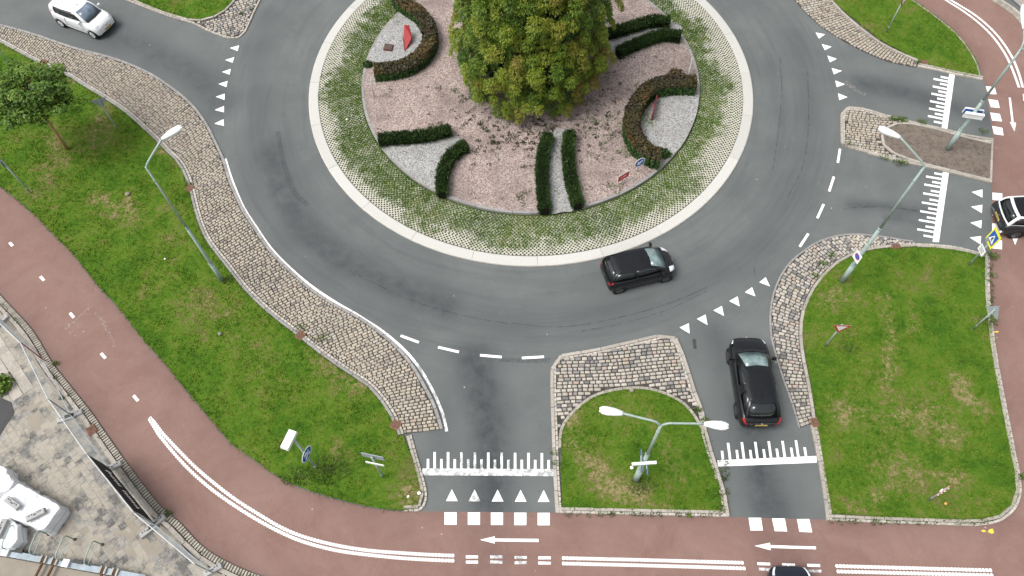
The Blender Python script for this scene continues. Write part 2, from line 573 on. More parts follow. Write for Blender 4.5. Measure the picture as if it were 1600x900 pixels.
def sheet(name, poly, z, mat, parent=None, grid=None, bumpy=0.0, attr=None):
    """filled outline at height z; with grid, an inner lattice of points"""
    pts = []
    for p in poly:
        q = Vector((p[0], p[1]))
        if not pts or (q - pts[-1]).length > .01:
            pts.append(q)
    if (pts[0] - pts[-1]).length < .01:
        pts.pop()
    n = len(pts)
    extra = []
    if grid:
        xs = [p.x for p in pts]; ys = [p.y for p in pts]
        gx, gy = np.meshgrid(np.arange(min(xs), max(xs), grid), np.arange(min(ys), max(ys), grid))
        gx = (gx + rng.uniform(-.2, .2, gx.shape) * grid).ravel(); gy = (gy + rng.uniform(-.2, .2, gy.shape) * grid).ravel()
        m = inside(pts, gx, gy)
        extra = [Vector((a, b)) for a, b in zip(gx[m], gy[m])]
    vs, es, fs, *_ = delaunay_2d_cdt(pts + extra, [], [list(range(n))], 1, 1e-4)
    V = [(v.x, v.y, z + (bumpy * noise.noise((v.x * .9, v.y * .9, 3)) if bumpy else 0)) for v in vs]
    me = bpy.data.meshes.new(name)
    me.from_pydata(V, [], [tuple(f) for f in fs])
    me.update()
    bm = bmesh.new(); bm.from_mesh(me)
    for f in bm.faces:
        if f.normal.z < 0:
            f.normal_flip()
    bm.to_mesh(me); bm.free()
    for p in me.polygons:
        p.use_smooth = True
    if attr:
        for an, fn in attr.items():
            a = me.attributes.new(an, 'FLOAT', 'POINT')
            a.data.foreach_set('value', np.asarray(fn(np.array([(v[0], v[1]) for v in V])), np.float32))
    me.materials.append(mat)
    return link(name, me, parent)

def ribbon(line, wd, z, name, mat, parent):
    a, b = offset(line, wd / 2), offset(line, -wd / 2)
    n = len(line)
    vs = [(p.x, p.y, z) for p in a] + [(p.x, p.y, z) for p in b]
    fs = [(i, n + i, n + i + 1, i + 1) for i in range(n - 1)]
    me = bpy.data.meshes.new(name)
    me.from_pydata(vs, [], fs); me.update()
    me.materials.append(mat)
    o = link(name, me, parent)
    return o

def struct(o, label=None):
    o['kind'] = 'structure'
    if label: o['label'] = label
    return o

def segdist(P, line):
    """distance from points (n,2) to a polyline"""
    d = np.full(len(P), 1e9)
    for a, b in zip(line, line[1:]):
        a2 = np.array([a[0], a[1]]); ab = np.array([b[0], b[1]]) - a2
        t = np.clip(((P - a2) @ ab) / max(1e-9, ab @ ab), 0, 1)
        d = np.minimum(d, np.hypot(*(P - a2 - t[:, None] * ab).T))
    return d

# unit stone: 1 x 1 footprint, top at z=0, 1 deep, rounded top edge
def stone_mesh(name, mat, inset=.12, drop=.12):
    e, i = .5, .5 - inset
    q = lambda s, z: [(-s, -s, z), (s, -s, z), (s, s, z), (-s, s, z)]
    o = .5 - inset * .35
    ring = [(-i, -e, -drop), (i, -e, -drop), (e, -i, -drop), (e, i, -drop), (i, e, -drop), (-i, e, -drop), (-e, i, -drop), (-e, -i, -drop)]
    low = [(x, y, -1) for x, y, _ in ring]
    V = low + ring + q(i, 0)
    F = [(a, (a + 1) % 8, 8 + (a + 1) % 8, 8 + a) for a in range(8)]
    F += [(8, 9, 17, 16), (9, 10, 17), (10, 11, 18, 17), (11, 12, 18), (12, 13, 19, 18), (13, 14, 19), (14, 15, 16, 19), (15, 8, 16), (16, 17, 18, 19)]
    me = bpy.data.meshes.new(name)
    me.from_pydata(V, [], F); me.update()
    me.materials.append(mat)
    return me

def place_stones(parent, name, mats, base, limit=300):
    """mats: 4x4 placements. The nearest in view become parts, the rest one joined part"""
    camp = Vector((0, 0, CAM_H))
    vis = sorted((m for m in mats if in_view(m.translation)), key=lambda m: (m.translation - camp).length)
    single = vis[:limit]
    ids = set(id(m) for m in single)
    rest = [m for m in mats if id(m) not in ids and in_view(m.translation, 130)]
    for m in single:
        o = link(name, base, parent)
        o.matrix_local = m
    if rest:
        bv = np.array([v.co[:] + (1,) for v in base.vertices])
        V = np.concatenate([bv @ np.array(m).T for m in rest])[:, :3]
        me = bpy.data.meshes.new(name + 's')
        nb = len(base.vertices)
        fs = [tuple(p.vertices) for p in base.polygons]
        F = [tuple(i + q * nb for i in f) for q in range(len(rest)) for f in fs]
        me.from_pydata(V.tolist(), [], F); me.update()
        me.materials.append(base.materials[0])
        o = link(name + 's_further_off', me, parent)
        o['kind'] = 'stuff'

def mat4(p, ang, sx, sy, sz, tx=0, ty=0):
    return Matrix.Translation(p) @ Matrix.Rotation(ang, 4, 'Z') @ Matrix.Rotation(tx, 4, 'X') @ Matrix.Rotation(ty, 4, 'Y') @ Matrix.Diagonal((sx, sy, sz, 1))

def row_of(line, wd, pitch, z, gap=.012, depth=.14, side=1, jit=.006):
    """stones laid end to end along a line, their near edge on it, running to its left (side=1) or right"""
    L = resample(offset(line, side * wd / 2), pitch)
    out = []
    for a, b in zip(L, L[1:]):
        d = b - a
        c = (a + b) / 2
        out.append(mat4((c.x, c.y, z + random.uniform(-jit, jit)), math.atan2(d.y, d.x) + random.uniform(-.012, .012), d.length - gap, wd * random.uniform(.95, 1.0), depth, random.uniform(-.015, .015), random.uniform(-.01, .01)))
    return out

ST = {n: stone_mesh(n, M[n], *(a)) for n, a in {'sett_warm': (.13, .16), 'sett_grey': (.13, .16), 'kerb': (.02, .10), 'kerb_grey': (.02, .10), 'block': (.06, .14), 'brick': (.06, .10), 'tile': (.012, .05), 'white_concrete': (.006, .05)}.items()}

def course_strip(inner, outer, course=.158, length=.25, z=.085):
    """setts in courses across a strip between two lines"""
    n = max(len(inner), len(outer)) * 2
    rs = lambda l: resample(l, sum((b - a).length for a, b in zip(l, l[1:])) / n * 1.0000001)
    A, B = rs(inner), rs(outer)
    n = min(len(A), len(B)) - 1
    mid = [(a + b) / 2 for a, b in zip(A[:n + 1], B[:n + 1])]
    L = [0.0]
    for a, b in zip(mid, mid[1:]):
        L.append(L[-1] + (b - a).length)
    nc = int(L[-1] / course)
    out = []
    at = lambda s, l: l[min(int(s), n - 1)].lerp(l[min(int(s), n - 1) + 1], s - min(int(s), n - 1))
    ks = np.interp(np.linspace(0, L[-1], nc + 1), L, np.arange(len(L)))
    for c in range(nc):
        s0, s1 = ks[c], ks[c + 1]
        a0, a1, b0, b1 = at(s0, A), at(s1, A), at(s0, B), at(s1, B)
        wl = ((a0 + a1) / 2 - (b0 + b1) / 2).length
        t = random.uniform(-.6, 0) * length
        while t < wl - .05:
            ln = length * random.uniform(.74, 1.2)
            e0, e1 = max(t, .0), min(t + ln, wl)
            t += ln
            if e1 - e0 < .09:
                continue
            f = (e0 + e1) / 2 / wl
            p0, p1 = a0.lerp(b0, f), a1.lerp(b1, f)
            cw = (p1 - p0).length
            p = (p0 + p1) / 2
            d = (b0 + b1) - (a0 + a1)
            out.append(mat4((p.x + random.uniform(-.008, .008), p.y + random.uniform(-.008, .008), z + random.uniform(-.012, .008)), math.atan2(d.y, d.x) + random.uniform(-.05, .05),
                            (e1 - e0) - random.uniform(.032, .05), max(.05, cw - random.uniform(.032, .048)), .12, random.uniform(-.04, .04), random.uniform(-.03, .03)))
    return out

def course_poly(poly, ang, course=.175, length=.27, z=.095, wob=.05):
    """setts in level courses filling an outline"""
    ca, sa = math.cos(ang), math.sin(ang)
    uv = [(p.x * ca + p.y * sa, -p.x * sa + p.y * ca) for p in poly]
    u0, u1 = min(a for a, b in uv), max(a for a, b in uv)
    v0, v1 = min(b for a, b in uv), max(b for a, b in uv)
    out = []
    v = v0
    while v < v1:
        cs = course * random.uniform(.92, 1.08)
        u = u0 - random.uniform(0, length)
        while u < u1:
            ln = length * random.uniform(.7, 1.25)
            cu, cv = u + ln / 2, v + cs / 2 + wob * math.sin(u * 1.1 + v * .4)
            u += ln
            x, y = cu * ca - cv * sa, cu * sa + cv * ca
            hx, hy = ln * .36, cs * .36
            cx = [x + hx * a * ca - hy * b * sa for a, b in ((-1, -1), (1, -1), (1, 1), (-1, 1))] + [x]
            cy = [y + hx * a * sa + hy * b * ca for a, b in ((-1, -1), (1, -1), (1, 1), (-1, 1))] + [y]
            if inside(poly, cx, cy).sum() >= 4:
                out.append(mat4((x, y, z + random.uniform(-.012, .008)), ang + random.uniform(-.07, .07) + wob * 1.1 * math.cos(u * 1.1 + v * .4), ln - random.uniform(.034, .055), cs - random.uniform(.034, .052), .12, random.uniform(-.04, .04), random.uniform(-.03, .03)))
        v += cs
    return out

# leaves: many small diamond faces
def leaf_mesh(name, P, Nrm, size, mat, tint, aspect=.55, curl=.25):
    P = np.asarray(P); n = len(P)
    Nrm = Nrm / (np.linalg.norm(Nrm, axis=1, keepdims=True) + 1e-9)
    rnd = rng.normal(size=(n, 3))
    T = np.cross(Nrm, rnd); T /= (np.linalg.norm(T, axis=1, keepdims=True) + 1e-9)
    B = np.cross(Nrm, T)
    s = np.asarray(size).reshape(-1, 1) * np.ones((n, 1))
    V = np.stack([P - T * s, P + B * s * aspect + Nrm * s * curl, P + T * s, P - B * s * aspect + Nrm * s * curl], 1).reshape(-1, 3)
    F = np.arange(4 * n).reshape(n, 4)
    return np_mesh(name, V, F, mat, False, {'tint': np.repeat(np.asarray(tint) * np.ones(n), 4)})

def spikes(name, P, Dr, length, width, mat, tint, attr='tint'):
    """thin pointed blades: one triangle each"""
    P = np.asarray(P); n = len(P)
    Dr = Dr / (np.linalg.norm(Dr, axis=1, keepdims=True) + 1e-9)
    S = np.cross(Dr, rng.normal(size=(n, 3))); S /= (np.linalg.norm(S, axis=1, keepdims=True) + 1e-9)
    l = np.asarray(length).reshape(-1, 1) * np.ones((n, 1)); wd = np.asarray(width).reshape(-1, 1) * np.ones((n, 1))
    V = np.stack([P - S * wd / 2, P + S * wd / 2, P + Dr * l], 1).reshape(-1, 3)
    return np_mesh(name, V, np.arange(3 * n).reshape(n, 3), mat, False, {attr: np.repeat(np.asarray(tint) * np.ones(n), 3)})

# ================================================================== GROUND
gm = sheet('ground', [Vector((-420, -250)), Vector((420, -250)), Vector((420, 600)), Vector((-420, 600))], -.06, M['lawn'])
struct(gm, 'open grassland round the junction')

# wear lines on the asphalt: (points, half width m, strength)
WEAR = [([(425, 240), (440, 300), (478, 362), (540, 410), (610, 445), (700, 480)], 1.0, .75),
        ([(395, 200), (400, 260), (420, 330), (470, 400), (560, 470), (650, 505)], .8, .3),
        ([(150, 45), (230, 75), (300, 115), (345, 160)], 1.2, .6), ([(60, 30), (150, 55)], .7, .35),
        ([(690, 480), (800, 505), (900, 500), (1000, 480), (1100, 440), (1180, 385)], .9, .35),
        ([(740, 560), (757, 620), (768, 700), (768, 790)], .95, .95), ([(690, 640), (692, 710)], .7, .35),
        ([(1120, 520), (1125, 560), (1140, 640), (1160, 700)], .7, .45),
        ([(1170, 640), (1185, 720), (1205, 800)], .9, .9),
        ([(1350, 130), (1400, 142), (1450, 155)], .8, .75), ([(1470, 160), (1540, 185)], .8, .6),
        ([(1330, 320), (1400, 325), (1460, 330)], .35, .7), ([(1390, 342), (1450, 348)], .25, .6),
        ([(1240, 60), (1265, 150), (1262, 240), (1230, 320), (1180, 385)], .9, .35),
        ([(1210, 100), (1225, 200), (1200, 300)], .6, .22), ([(420, 20), (400, 100), (402, 200)], .8, .3)]
WEAR = [([G(p) for p in a], b, c) for a, b, c in WEAR]
def wear(P):
    o = np.zeros(len(P))
    for ln, hw, s in WEAR:
        o = np.maximum(o, s * np.exp(-(segdist(P, ln) / hw) ** 2))
    return o
rd = sheet('road', [Vector((-46, 0)), Vector((46, 0)), Vector((46, 60)), Vector((-46, 60))], 0.0, M['asphalt'], grid=.42, attr={'wear': wear})
struct(rd, 'grey asphalt roundabout and its four arms')

# cycle path of red asphalt, running along the left and the bottom and up the right side
pN = gl([(-140, 186), (-60, 246), (0, 292), (37, 322), (62, 345), (87, 372), (107, 390), (125, 412), (140, 430), (155, 450), (185, 482), (220, 527), (240, 550), (260, 572), (300, 622), (345, 675), (362, 695), (400, 722), (432, 745), (465, 761), (505, 775), (550, 787), (585, 795), (617, 798), (656, 799)])
pE = gs([(868, 801), (1000, 805), (1140, 808), (1291, 812)]) + gs([(1375, 817), (1462, 820), (1525, 822), (1562, 815), (1585, 795), (1591, 775), (1588, 745), (1578, 690), (1566, 620), (1552, 540), (1545, 470), (1546, 397), (1549, 387), (1550, 287), (1552, 215), (1537, 122), (1527, 97), (1512, 72), (1490, 47), (1465, 27), (1435, 5), (1390, -25), (1330, -60)])
pO = gs([(1455, -60), (1550, 0), (1582, 22), (1600, 42), (1640, 90), (1690, 200), (1720, 400), (1760, 700), (1800, 1000), (1500, 990), (800, 962), (600, 938), (500, 922)])
pS = list(reversed(gl([(-140, 292), (-60, 388), (0, 460), (50, 515), (82, 567), (112, 605), (145, 647), (162, 672), (207, 735), (250, 790), (282, 817), (325, 860), (400, 897), (500, 922)])))
WEAR_R = [([G(p) for p in a], b, c) for a, b, c in [([(768, 800), (768, 900)], 1.3, .55), ([(1205, 805), (1235, 900)], 1.2, .6), ([(1240, 860), (1270, 880)], .6, .4), ([(330, 640), (480, 760), (640, 815)], .7, .2)]]
def wear_r(P):
    o = np.zeros(len(P))
    for e_ in (pN, pE, pS):
        o = np.maximum(o, .42 * np.exp(-segdist(P, e_) / .35))
    for ln, hw, s in WEAR_R:
        o = np.maximum(o, s * np.exp(-(segdist(P, ln) / hw) ** 2))
    return o
cp = sheet('cycle_path', pN + pE + pO + pS, .006, M['red'], grid=.5, attr={'wear': wear_r})
struct(cp, 'red asphalt two way cycle path round the junction')

# ------------------------------------------------------------------ painted markings (parts of the road and the path)
ZR, ZP = .005, .011
def mark(name, px, on, worn=False, mat=None):
    z = ZP if on is cp else ZR
    V = [G(p) for p in px]
    me = bpy.data.meshes.new(name)
    me.from_pydata([(v.x, v.y, z) for v in V], [], [tuple(range(len(V)))])
    me.update()
    if me.polygons[0].normal.z < 0:
        me.flip_normals()
    me.materials.append(mat or M['paint_worn' if worn else 'paint'])
    return link(name, me, on)

q4 = lambda s, ox, oy: [(x / 4 + ox, y / 4 + oy) for x, y in s]
for s in ([(1437, 300), (1495, 283), (1485, 320)], [(1408, 375), (1465, 357), (1453, 393)], [(1387, 450), (1443, 430), (1435, 467)], [(1365, 525), (1423, 506), (1415, 545)],
          [(1348, 605), (1405, 585), (1403, 625)], [(1342, 687), (1400, 663), (1400, 703)], [(1340, 773), (1397, 745), (1400, 787)]):
    mark('give_way_triangle', q4(s, 0, 0), rd)
for s in ([(297, 203), (318, 242), (357, 215)], [(335, 275), (355, 315), (398, 292)], [(370, 347), (387, 390), (430, 368)], [(397, 425), (412, 465), (462, 443)], [(420, 503), (430, 545), (480, 527)], [(438, 583), (445, 627), (497, 607)]):
    mark('give_way_triangle', q4(s, 1200, 0), rd)
for s in ([(1047, 247), (1105, 220), (1110, 285)], [(1155, 193), (1210, 166), (1222, 232)], [(1258, 140), (1312, 112), (1325, 175)], [(1357, 82), (1410, 52), (1423, 115)], [(1455, 27), (1500, -5), (1522, 53)], [(1545, -35), (1585, -68), (1612, -10)]):
    mark('give_way_triangle', q4(s, 800, 450), rd)
for i, x in enumerate((706, 741.5, 777.5, 813.5, 849.5)):
    mark('give_way_triangle', [(x, 764.5 + i * .25), (x - 9.2, 783 + i * .3), (x + 9.2, 783 + i * .3)], rd, i == 1)
for a, b, c in (((1518, 300), (1535, 296), (1535, 309)), ((1517, 323), (1535, 320), (1534, 333)), ((1516, 348), (1534, 344), (1533, 357)), ((1515, 371), (1533, 369), (1532, 382))):
    mark('give_way_triangle', [a, b, c], rd)
mark('give_way_triangle', [(1580, 368), (1592, 368), (1586, 383)], cp)
for i, x in enumerate((694.5, 731, 767, 803.5, 840)):
    mark('crossing_block', [(x, 800.5 + i * .2), (x + 19, 800.5 + i * .2), (x + 19, 820 + i * .2), (x, 820 + i * .2)], cp)
for s in ([(1169.5, 809), (1189, 809), (1192, 829), (1172.5, 829)], [(1206, 810), (1226, 810), (1230, 830.5), (1210.5, 830)], [(1245, 811), (1264.5, 811), (1269, 832), (1249, 831)],
          [(1540, 135), (1554, 136), (1557, 147.5), (1544, 147)], [(1544, 155), (1559, 157), (1562, 169), (1548, 167.5)], [(1547, 176), (1562, 178), (1565.5, 190), (1550, 188.5)], [(1550, 197), (1566, 200), (1568, 212), (1553, 209.5)],
          [(1550.5, 301), (1566, 302.5), (1566, 314), (1550.5, 312.5)], [(1550.5, 325), (1566, 326), (1566, 338), (1550.5, 337)], [(1550, 349), (1566, 350), (1566, 363), (1550, 361.5)], [(1549.5, 375), (1565.5, 376), (1565.5, 390), (1549.5, 388)]):
    mark('crossing_block', s, cp)
def arrow(tip, h1, h2, s1, s2, e2, e1):
    mark('direction_arrow', [tip, h1, s1, e1, e2, s2, h2], cp)
arrow((750, 843.5), (773, 838), (773, 849.5), (773, 841.5), (773, 846), (841.5, 847), (841.5, 842))
arrow((1179, 853), (1203, 848), (1204, 860), (1203.4, 851.8), (1203.8, 856.2), (1275, 858.4), (1274.6, 854))
arrow((1585, 205.5), (1577.5, 190.5), (1587.5, 192), (1580.5, 191), (1583.8, 191.5), (1579.2, 153), (1575.8, 152.5))
for s in ([(728, 868), (747, 868), (747, 872.5), (728, 872.5)], [(728, 876), (747, 876), (747, 880.5), (728, 880.5)], [(766, 868), (785, 868), (785, 872.5), (766, 872.5)], [(766, 876), (785, 876), (785, 880.5), (766, 880.5)],
          [(804, 869), (823, 869), (823, 873), (804, 873)], [(804, 877), (823, 877), (823, 881.5), (804, 881.5)], [(841, 869.5), (860.5, 869.5), (860.5, 874), (841, 874)], [(841, 877.5), (860.5, 878), (860.5, 882), (841, 882)],
          [(1183, 878.5), (1203, 879.3), (1203.5, 883.5), (1183.5, 883)], [(1185, 887), (1204, 887.7), (1204.5, 892), (1186, 891.5)], [(1221.7, 880), (1242, 880.7), (1242.5, 885), (1222, 884.5)], [(1223, 888), (1243, 888.7), (1243.5, 893), (1224, 892)],
          [(1260.6, 881), (1281, 881.5), (1281.5, 886), (1261.5, 885.5)], [(1263, 890), (1283, 890.5), (1283.5, 894.5), (1264, 894)], [(1598, 147), (1603, 147), (1605, 158), (1599, 158)]):
    mark('dash', s, cp, 760 < s[0][0] < 830 or s[0][1] > 886)
for a, b in (((626, 524.5), (654.5, 535)), ((684.5, 542.5), (717, 550)), ((750, 555), (784, 558)), ((815.5, 559.5), (850, 557.5)), ((1312.5, 232.5), (1309, 254.5)), ((1303, 276), (1295.5, 299)), ((1287, 319), (1277, 341)), ((1263, 365), (1249.5, 385.5))):
    ribbon([G(a), G(b)], .125, ZR, 'edge_dash', M['paint'], rd)
for a, b in (((15, 379), (20, 384.5)), ((63, 432), (69, 438.5)), ((109.5, 489), (115.5, 496.5)), ((158, 552), (165, 560)), ((208.5, 618), (216, 626.5))):
    ribbon([G(a), G(b)], .13, ZP, 'centre_dash', M['paint'], cp)

def comb(bar, teeth, worn=0):
    mark('comb_bar', bar, rd, worn > 0)
    for i, t in enumerate(teeth):
        mark('comb_tooth', t, rd, worn > 0 and i in (5, 6, 8, 10, 11, 12, 7))
comb([(660, 732), (864.5, 733), (865, 744), (660, 742.5)],
     [[(668.7 + 10.47 * i - 1.9, (717 if i % 2 == 0 else 706.2) + i * .1), (668.7 + 10.47 * i + 1.9, (717 if i % 2 == 0 else 706.2) + i * .1), (668.7 + 10.47 * i + 2, 732 + i * .05), (668.7 + 10.47 * i - 2, 732 + i * .05)] for i in range(19)], 1)
tt = [(1128, 704.5), (1137.5, 692), (1151, 703), (1159, 691), (1172, 703), (1180, 690.5), (1193, 702), (1201, 689.5), (1213.5, 701), (1222.5, 689), (1236, 699.5), (1243.5, 688), (1257, 699)]
comb([(1120.7, 719.3), (1275.5, 712.5), (1276, 723), (1122, 729)],
     [[(x - 1.9, y), (x + 1.9, y), (x + 1.9 + (718 - y) * .13, 719 - (x - 1121) * .044), (x - 1.9 + (718 - y) * .13, 719.3 - (x - 1121) * .044)] for x, y in tt], 0)
def sidecomb(bar, tips, ox, oy, e0, e1, dy):
    T = []
    for x, y in tips:
        x, y = x / 4 + ox, y / 4 + oy
        yr = y + 4
        f = (yr - e0[1]) / (e1[1] - e0[1])
        xr = e0[0] + (e1[0] - e0[0]) * f
        yr = y + (xr - x) * dy
        T.append([(x, y - 1.5), (xr, yr - 1.5), (xr, yr + 1.5), (x - .3, y + 1.5)])
    comb(bar, T)
sidecomb([(1483.2, 115), (1492, 116), (1480, 201.5), (1471.2, 200)], [(1080, 480), (1035, 493), (1075, 523), (1030, 540), (1065, 570), (1022, 585), (1058, 615), (1013, 632), (1050, 663), (1007, 678), (1043, 710), (1000, 725), (1037, 760)], 1200, 0, (1483.2, 115), (1471.2, 200), .2)
sidecomb([(1473, 269), (1482.5, 270), (1467, 378.5), (1457, 378)], [(1040, 183), (988, 203), (1027, 237), (977, 253), (1018, 292), (970, 308), (1010, 347), (962, 365), (1002, 402), (952, 420), (993, 458), (943, 475), (985, 515), (933, 533), (972, 572)], 1200, 225, (1473, 269), (1457, 378), .17)

edge_px = [(352, 248), (358, 268), (367, 293), (381, 325), (399, 353), (425, 390), (460, 425), (492, 451), (527, 474), (555, 490), (577, 504), (600, 519), (632, 547), (657, 577), (677, 612), (692, 647), (698, 674)]
edge = gl(edge_px)
nE = int(len(edge) * .82)
cut = resample(edge[:nE + 1], 2.2)
for a, b in zip(cut, cut[1:]):
    ia = min(range(len(edge)), key=lambda i: (edge[i] - a).length); ib = min(range(len(edge)), key=lambda i: (edge[i] - b).length)
    seg = [a] + edge[ia + 1:ib] + [b + (a - b).normalized() * .03]
    ribbon(seg, .125, ZR, 'edge_line', M['paint'], rd)
ribbon(edge[nE:], .12, ZR, 'edge_line', M['paint_worn'], rd)

def ribbed(line, wd=.125):
    L = resample(line, .135)
    vs, fs = [], []
    m = MB()
    for a, b in zip(L, L[1:]):
        d = b - a
        c = (a + b) / 2
        rz = Matrix.Rotation(math.atan2(d.y, d.x), 3, 'Z')
        m.box(c.x, c.y, ZP + .004,   .092 * random.uniform(.95, 1.05), wd * 1.08, .012, rz)
    o = m.build('ribbed_line', M['paint'], cp)
    o['kind'] = 'stuff'
    ribbon(line, wd * .5, ZP - .002, 'ribbed_line_base', M['paint'], cp)
ribbed(gl([(234, 652), (243, 662), (253, 676), (300, 725), (337, 757), (370, 782), (400, 801), (437, 823), (475, 839), (525, 852), (575, 860), (625, 864), (675, 867), (710, 868.3)]))
ribbed(gl([(233, 654), (241, 667), (248, 679), (287, 725), (325, 760), (362, 787), (400, 811), (437, 831), (475, 847), (525, 860), (575, 867), (625, 872), (675, 875), (710, 876.3)]))
ribbed(gl([(878, 872), (1020, 875.5), (1162, 879.5)])); ribbed(gl([(878, 880.5), (1020, 884), (1165, 888.3)]))
ribbed(gl([(1305, 884.5), (1430, 888), (1550, 891.3)])); ribbed(gl([(1307, 893), (1430, 896), (1552, 899)]))
ribbed(gl([(1440, -28), (1485, 0), (1525, 25), (1555, 52), (1577, 82), (1590, 110), (1598, 137)])); ribbed(gl([(1432, -26), (1477, 0), (1518, 27), (1548, 54), (1570, 84), (1583, 112), (1592, 137)]))

# rubber marks, cracks and scuffs
def fade_line(px, wd, mat, name, on, z=None):
    ln = gl(px)
    ribbon(ln, wd, z or (.0025 if on is rd else .0085), name, mat, on)
fade_line([(434, 205), (440, 240), (449, 272), (462, 303), (481, 321)], .26, M['tyre_mark'], 'tyre_mark', rd)
fade_line([(800, 505), (860, 511), (920, 506), (1000, 488), (1060, 468), (1105, 449)], .05, M['crack'], 'crack', rd)
fade_line([(910, 517), (970, 506), (1040, 485), (1110, 452)], .06, M['crack'], 'crack', rd)
fade_line([(560, 430), (640, 468), (720, 492), (800, 507)], .05, M['crack'], 'crack', rd)
fade_line([(1219, 90), (1221, 150), (1213, 230), (1207, 265)], .05, M['crack'], 'crack', rd)
fade_line([(1262, 110), (1263, 200), (1254, 260), (1230, 310)], .06, M['crack'], 'crack', rd)
fade_line([(1183, 403), (1178, 420), (1180, 432)], .06, M['crack'], 'crack', rd)
fade_line([(1318, 327), (1350, 323), (1400, 325), (1440, 331)], .10, M['crack'], 'crack', rd)
fade_line([(780, 562), (820, 564), (860, 563)], .22, M['tyre_mark'], 'tyre_mark', rd)
for s in ([(100, 515), (125, 495), (143, 478)], [(104, 524), (128, 504)], [(150, 488), (166, 512), (180, 543)]):
    fade_line(s, .16, M['scuff'], 'scuff', cp)
fade_line([(1320, 127), (1340, 142), (1352, 148)], .3, M['scuff'], 'scuff', rd)

# ================================================================== ISLANDS
def lawn(poly, z=.085, dens=110, label=None, dry=None, avoid=None):
    fn = (lambda P: dry(P)) if dry else (lambda P: np.zeros(len(P)))
    o = sheet('lawn', poly, z, M['lawn'], grid=.45, bumpy=.02, attr={'dry': fn})
    struct(o, label)
    return o

GRASS = []
def blades(poly, dens=95, z=.085, dry=None, hmul=1.0, gmin=None):
    xs = np.array([p.x for p in poly]); ys = np.array([p.y for p in poly])
    A = (xs.max() - xs.min()) * (ys.max() - ys.min())
    n = int(A * dens)
    x = rng.uniform(xs.min(), xs.max(), n); y = rng.uniform(ys.min(), ys.max(), n)
    m = inside(poly, x, y)
    x, y = x[m], y[m]
    u = np.array([noise.noise((a * .8, b * .8, 0)) for a, b in zip(x, y)])
    keep = rng.uniform(0, 1, len(x)) < np.clip(.75 + u * .7, .25, 1)
    x, y, u = x[keep], y[keep], u[keep]
    d = dry(np.c_[x, y]) if dry else np.zeros(len(x))
    hh = hmul * np.clip(1 + u * .5 - d * .4, .5, 1.7)
    GRASS.append((x, y, np.full(len(x), z), hh, d))
    # longer fringe hanging over the edge
    ln = resample([Vector((p.x, p.y, 0)) for p in poly], .05)
    ex = np.array([p.x for p in ln]) + rng.normal(0, .04, len(ln)); ey = np.array([p.y for p in ln]) + rng.normal(0, .04, len(ln))
    keep = np.array([noise.noise((a * 1.3, b * 1.3, 7)) for a, b in zip(ex, ey)]) > -.25
    GRASS.append((ex[keep], ey[keep], np.full(keep.sum(), z), np.full(keep.sum(), .9), np.zeros(keep.sum())))

def kerb(line, label, wd=.15, pitch=.95, z=.10, side=1, st='kerb', rows=()):
    """kerb stones along a line; rows: extra (width, pitch, z, stone, offset) lines beside it"""
    base = [Vector((p.x, p.y, 0)) for p in line]
    par = empty('kerb', (0, 0, 0))
    struct(par, label)
    place_stones(par, 'kerb_stone', row_of(base, wd, pitch, z, side=side, depth=.2), ST[st])
    for rw, rp, rz, rst, off in rows:
        place_stones(par, 'edging_block', row_of(offset(base, off), rw, rp, rz, side=side, depth=.16, gap=.018), ST[rst])
    return par

def apron(label, mats, st, bed, zbed=.035):
    o = sheet('sett_apron', bed, zbed, M['joint'], grid=.8)
    struct(o, label)
    place_stones(o, 'sett', [Matrix.Translation((0, 0, 0)) @ m for m in mats], ST[st])
    return o

# ---- left strip of setts
LO = [(-40, 30), (0, 40), (50, 54), (112, 75), (175, 92), (225, 112), (262, 135), (295, 162), (318, 192), (335, 225), (347, 252), (354, 277), (363, 299), (376, 327), (394, 355), (420, 393), (455, 428), (486, 455), (522, 478), (556, 496), (583, 514), (613, 539), (638, 567), (658, 600), (676, 635), (687, 671)]
LI = [(-40, 40), (0, 59), (25, 72), (62, 92), (107, 112), (140, 132), (170, 150), (200, 170), (225, 192), (252, 217), (268, 234), (285, 250), (297, 272), (305, 297), (313, 330), (326, 365), (343, 390), (361, 412), (384, 442), (401, 460), (428, 485), (461, 510), (488, 532), (521, 557), (551, 577), (581, 597), (606, 625), (621, 650), (632, 677)]
lo, li = gl(LO, .07), gl(LI, .07)
apron('long curved strip of tan setts between road and left lawn', course_strip(li, lo), 'sett_warm', offset(lo, .1) + list(reversed(offset(li, -.05))))
kerb(offset(lo, .155), 'low grey kerb along the road side of the left sett strip', .15, .5, .06, -1, 'kerb_grey')
kerb(offset(li, -.015), 'kerb between the left sett strip and the lawn', .12, .22, .085, -1, 'block', [(.13, .95, .115, 'kerb_grey', -.135)])
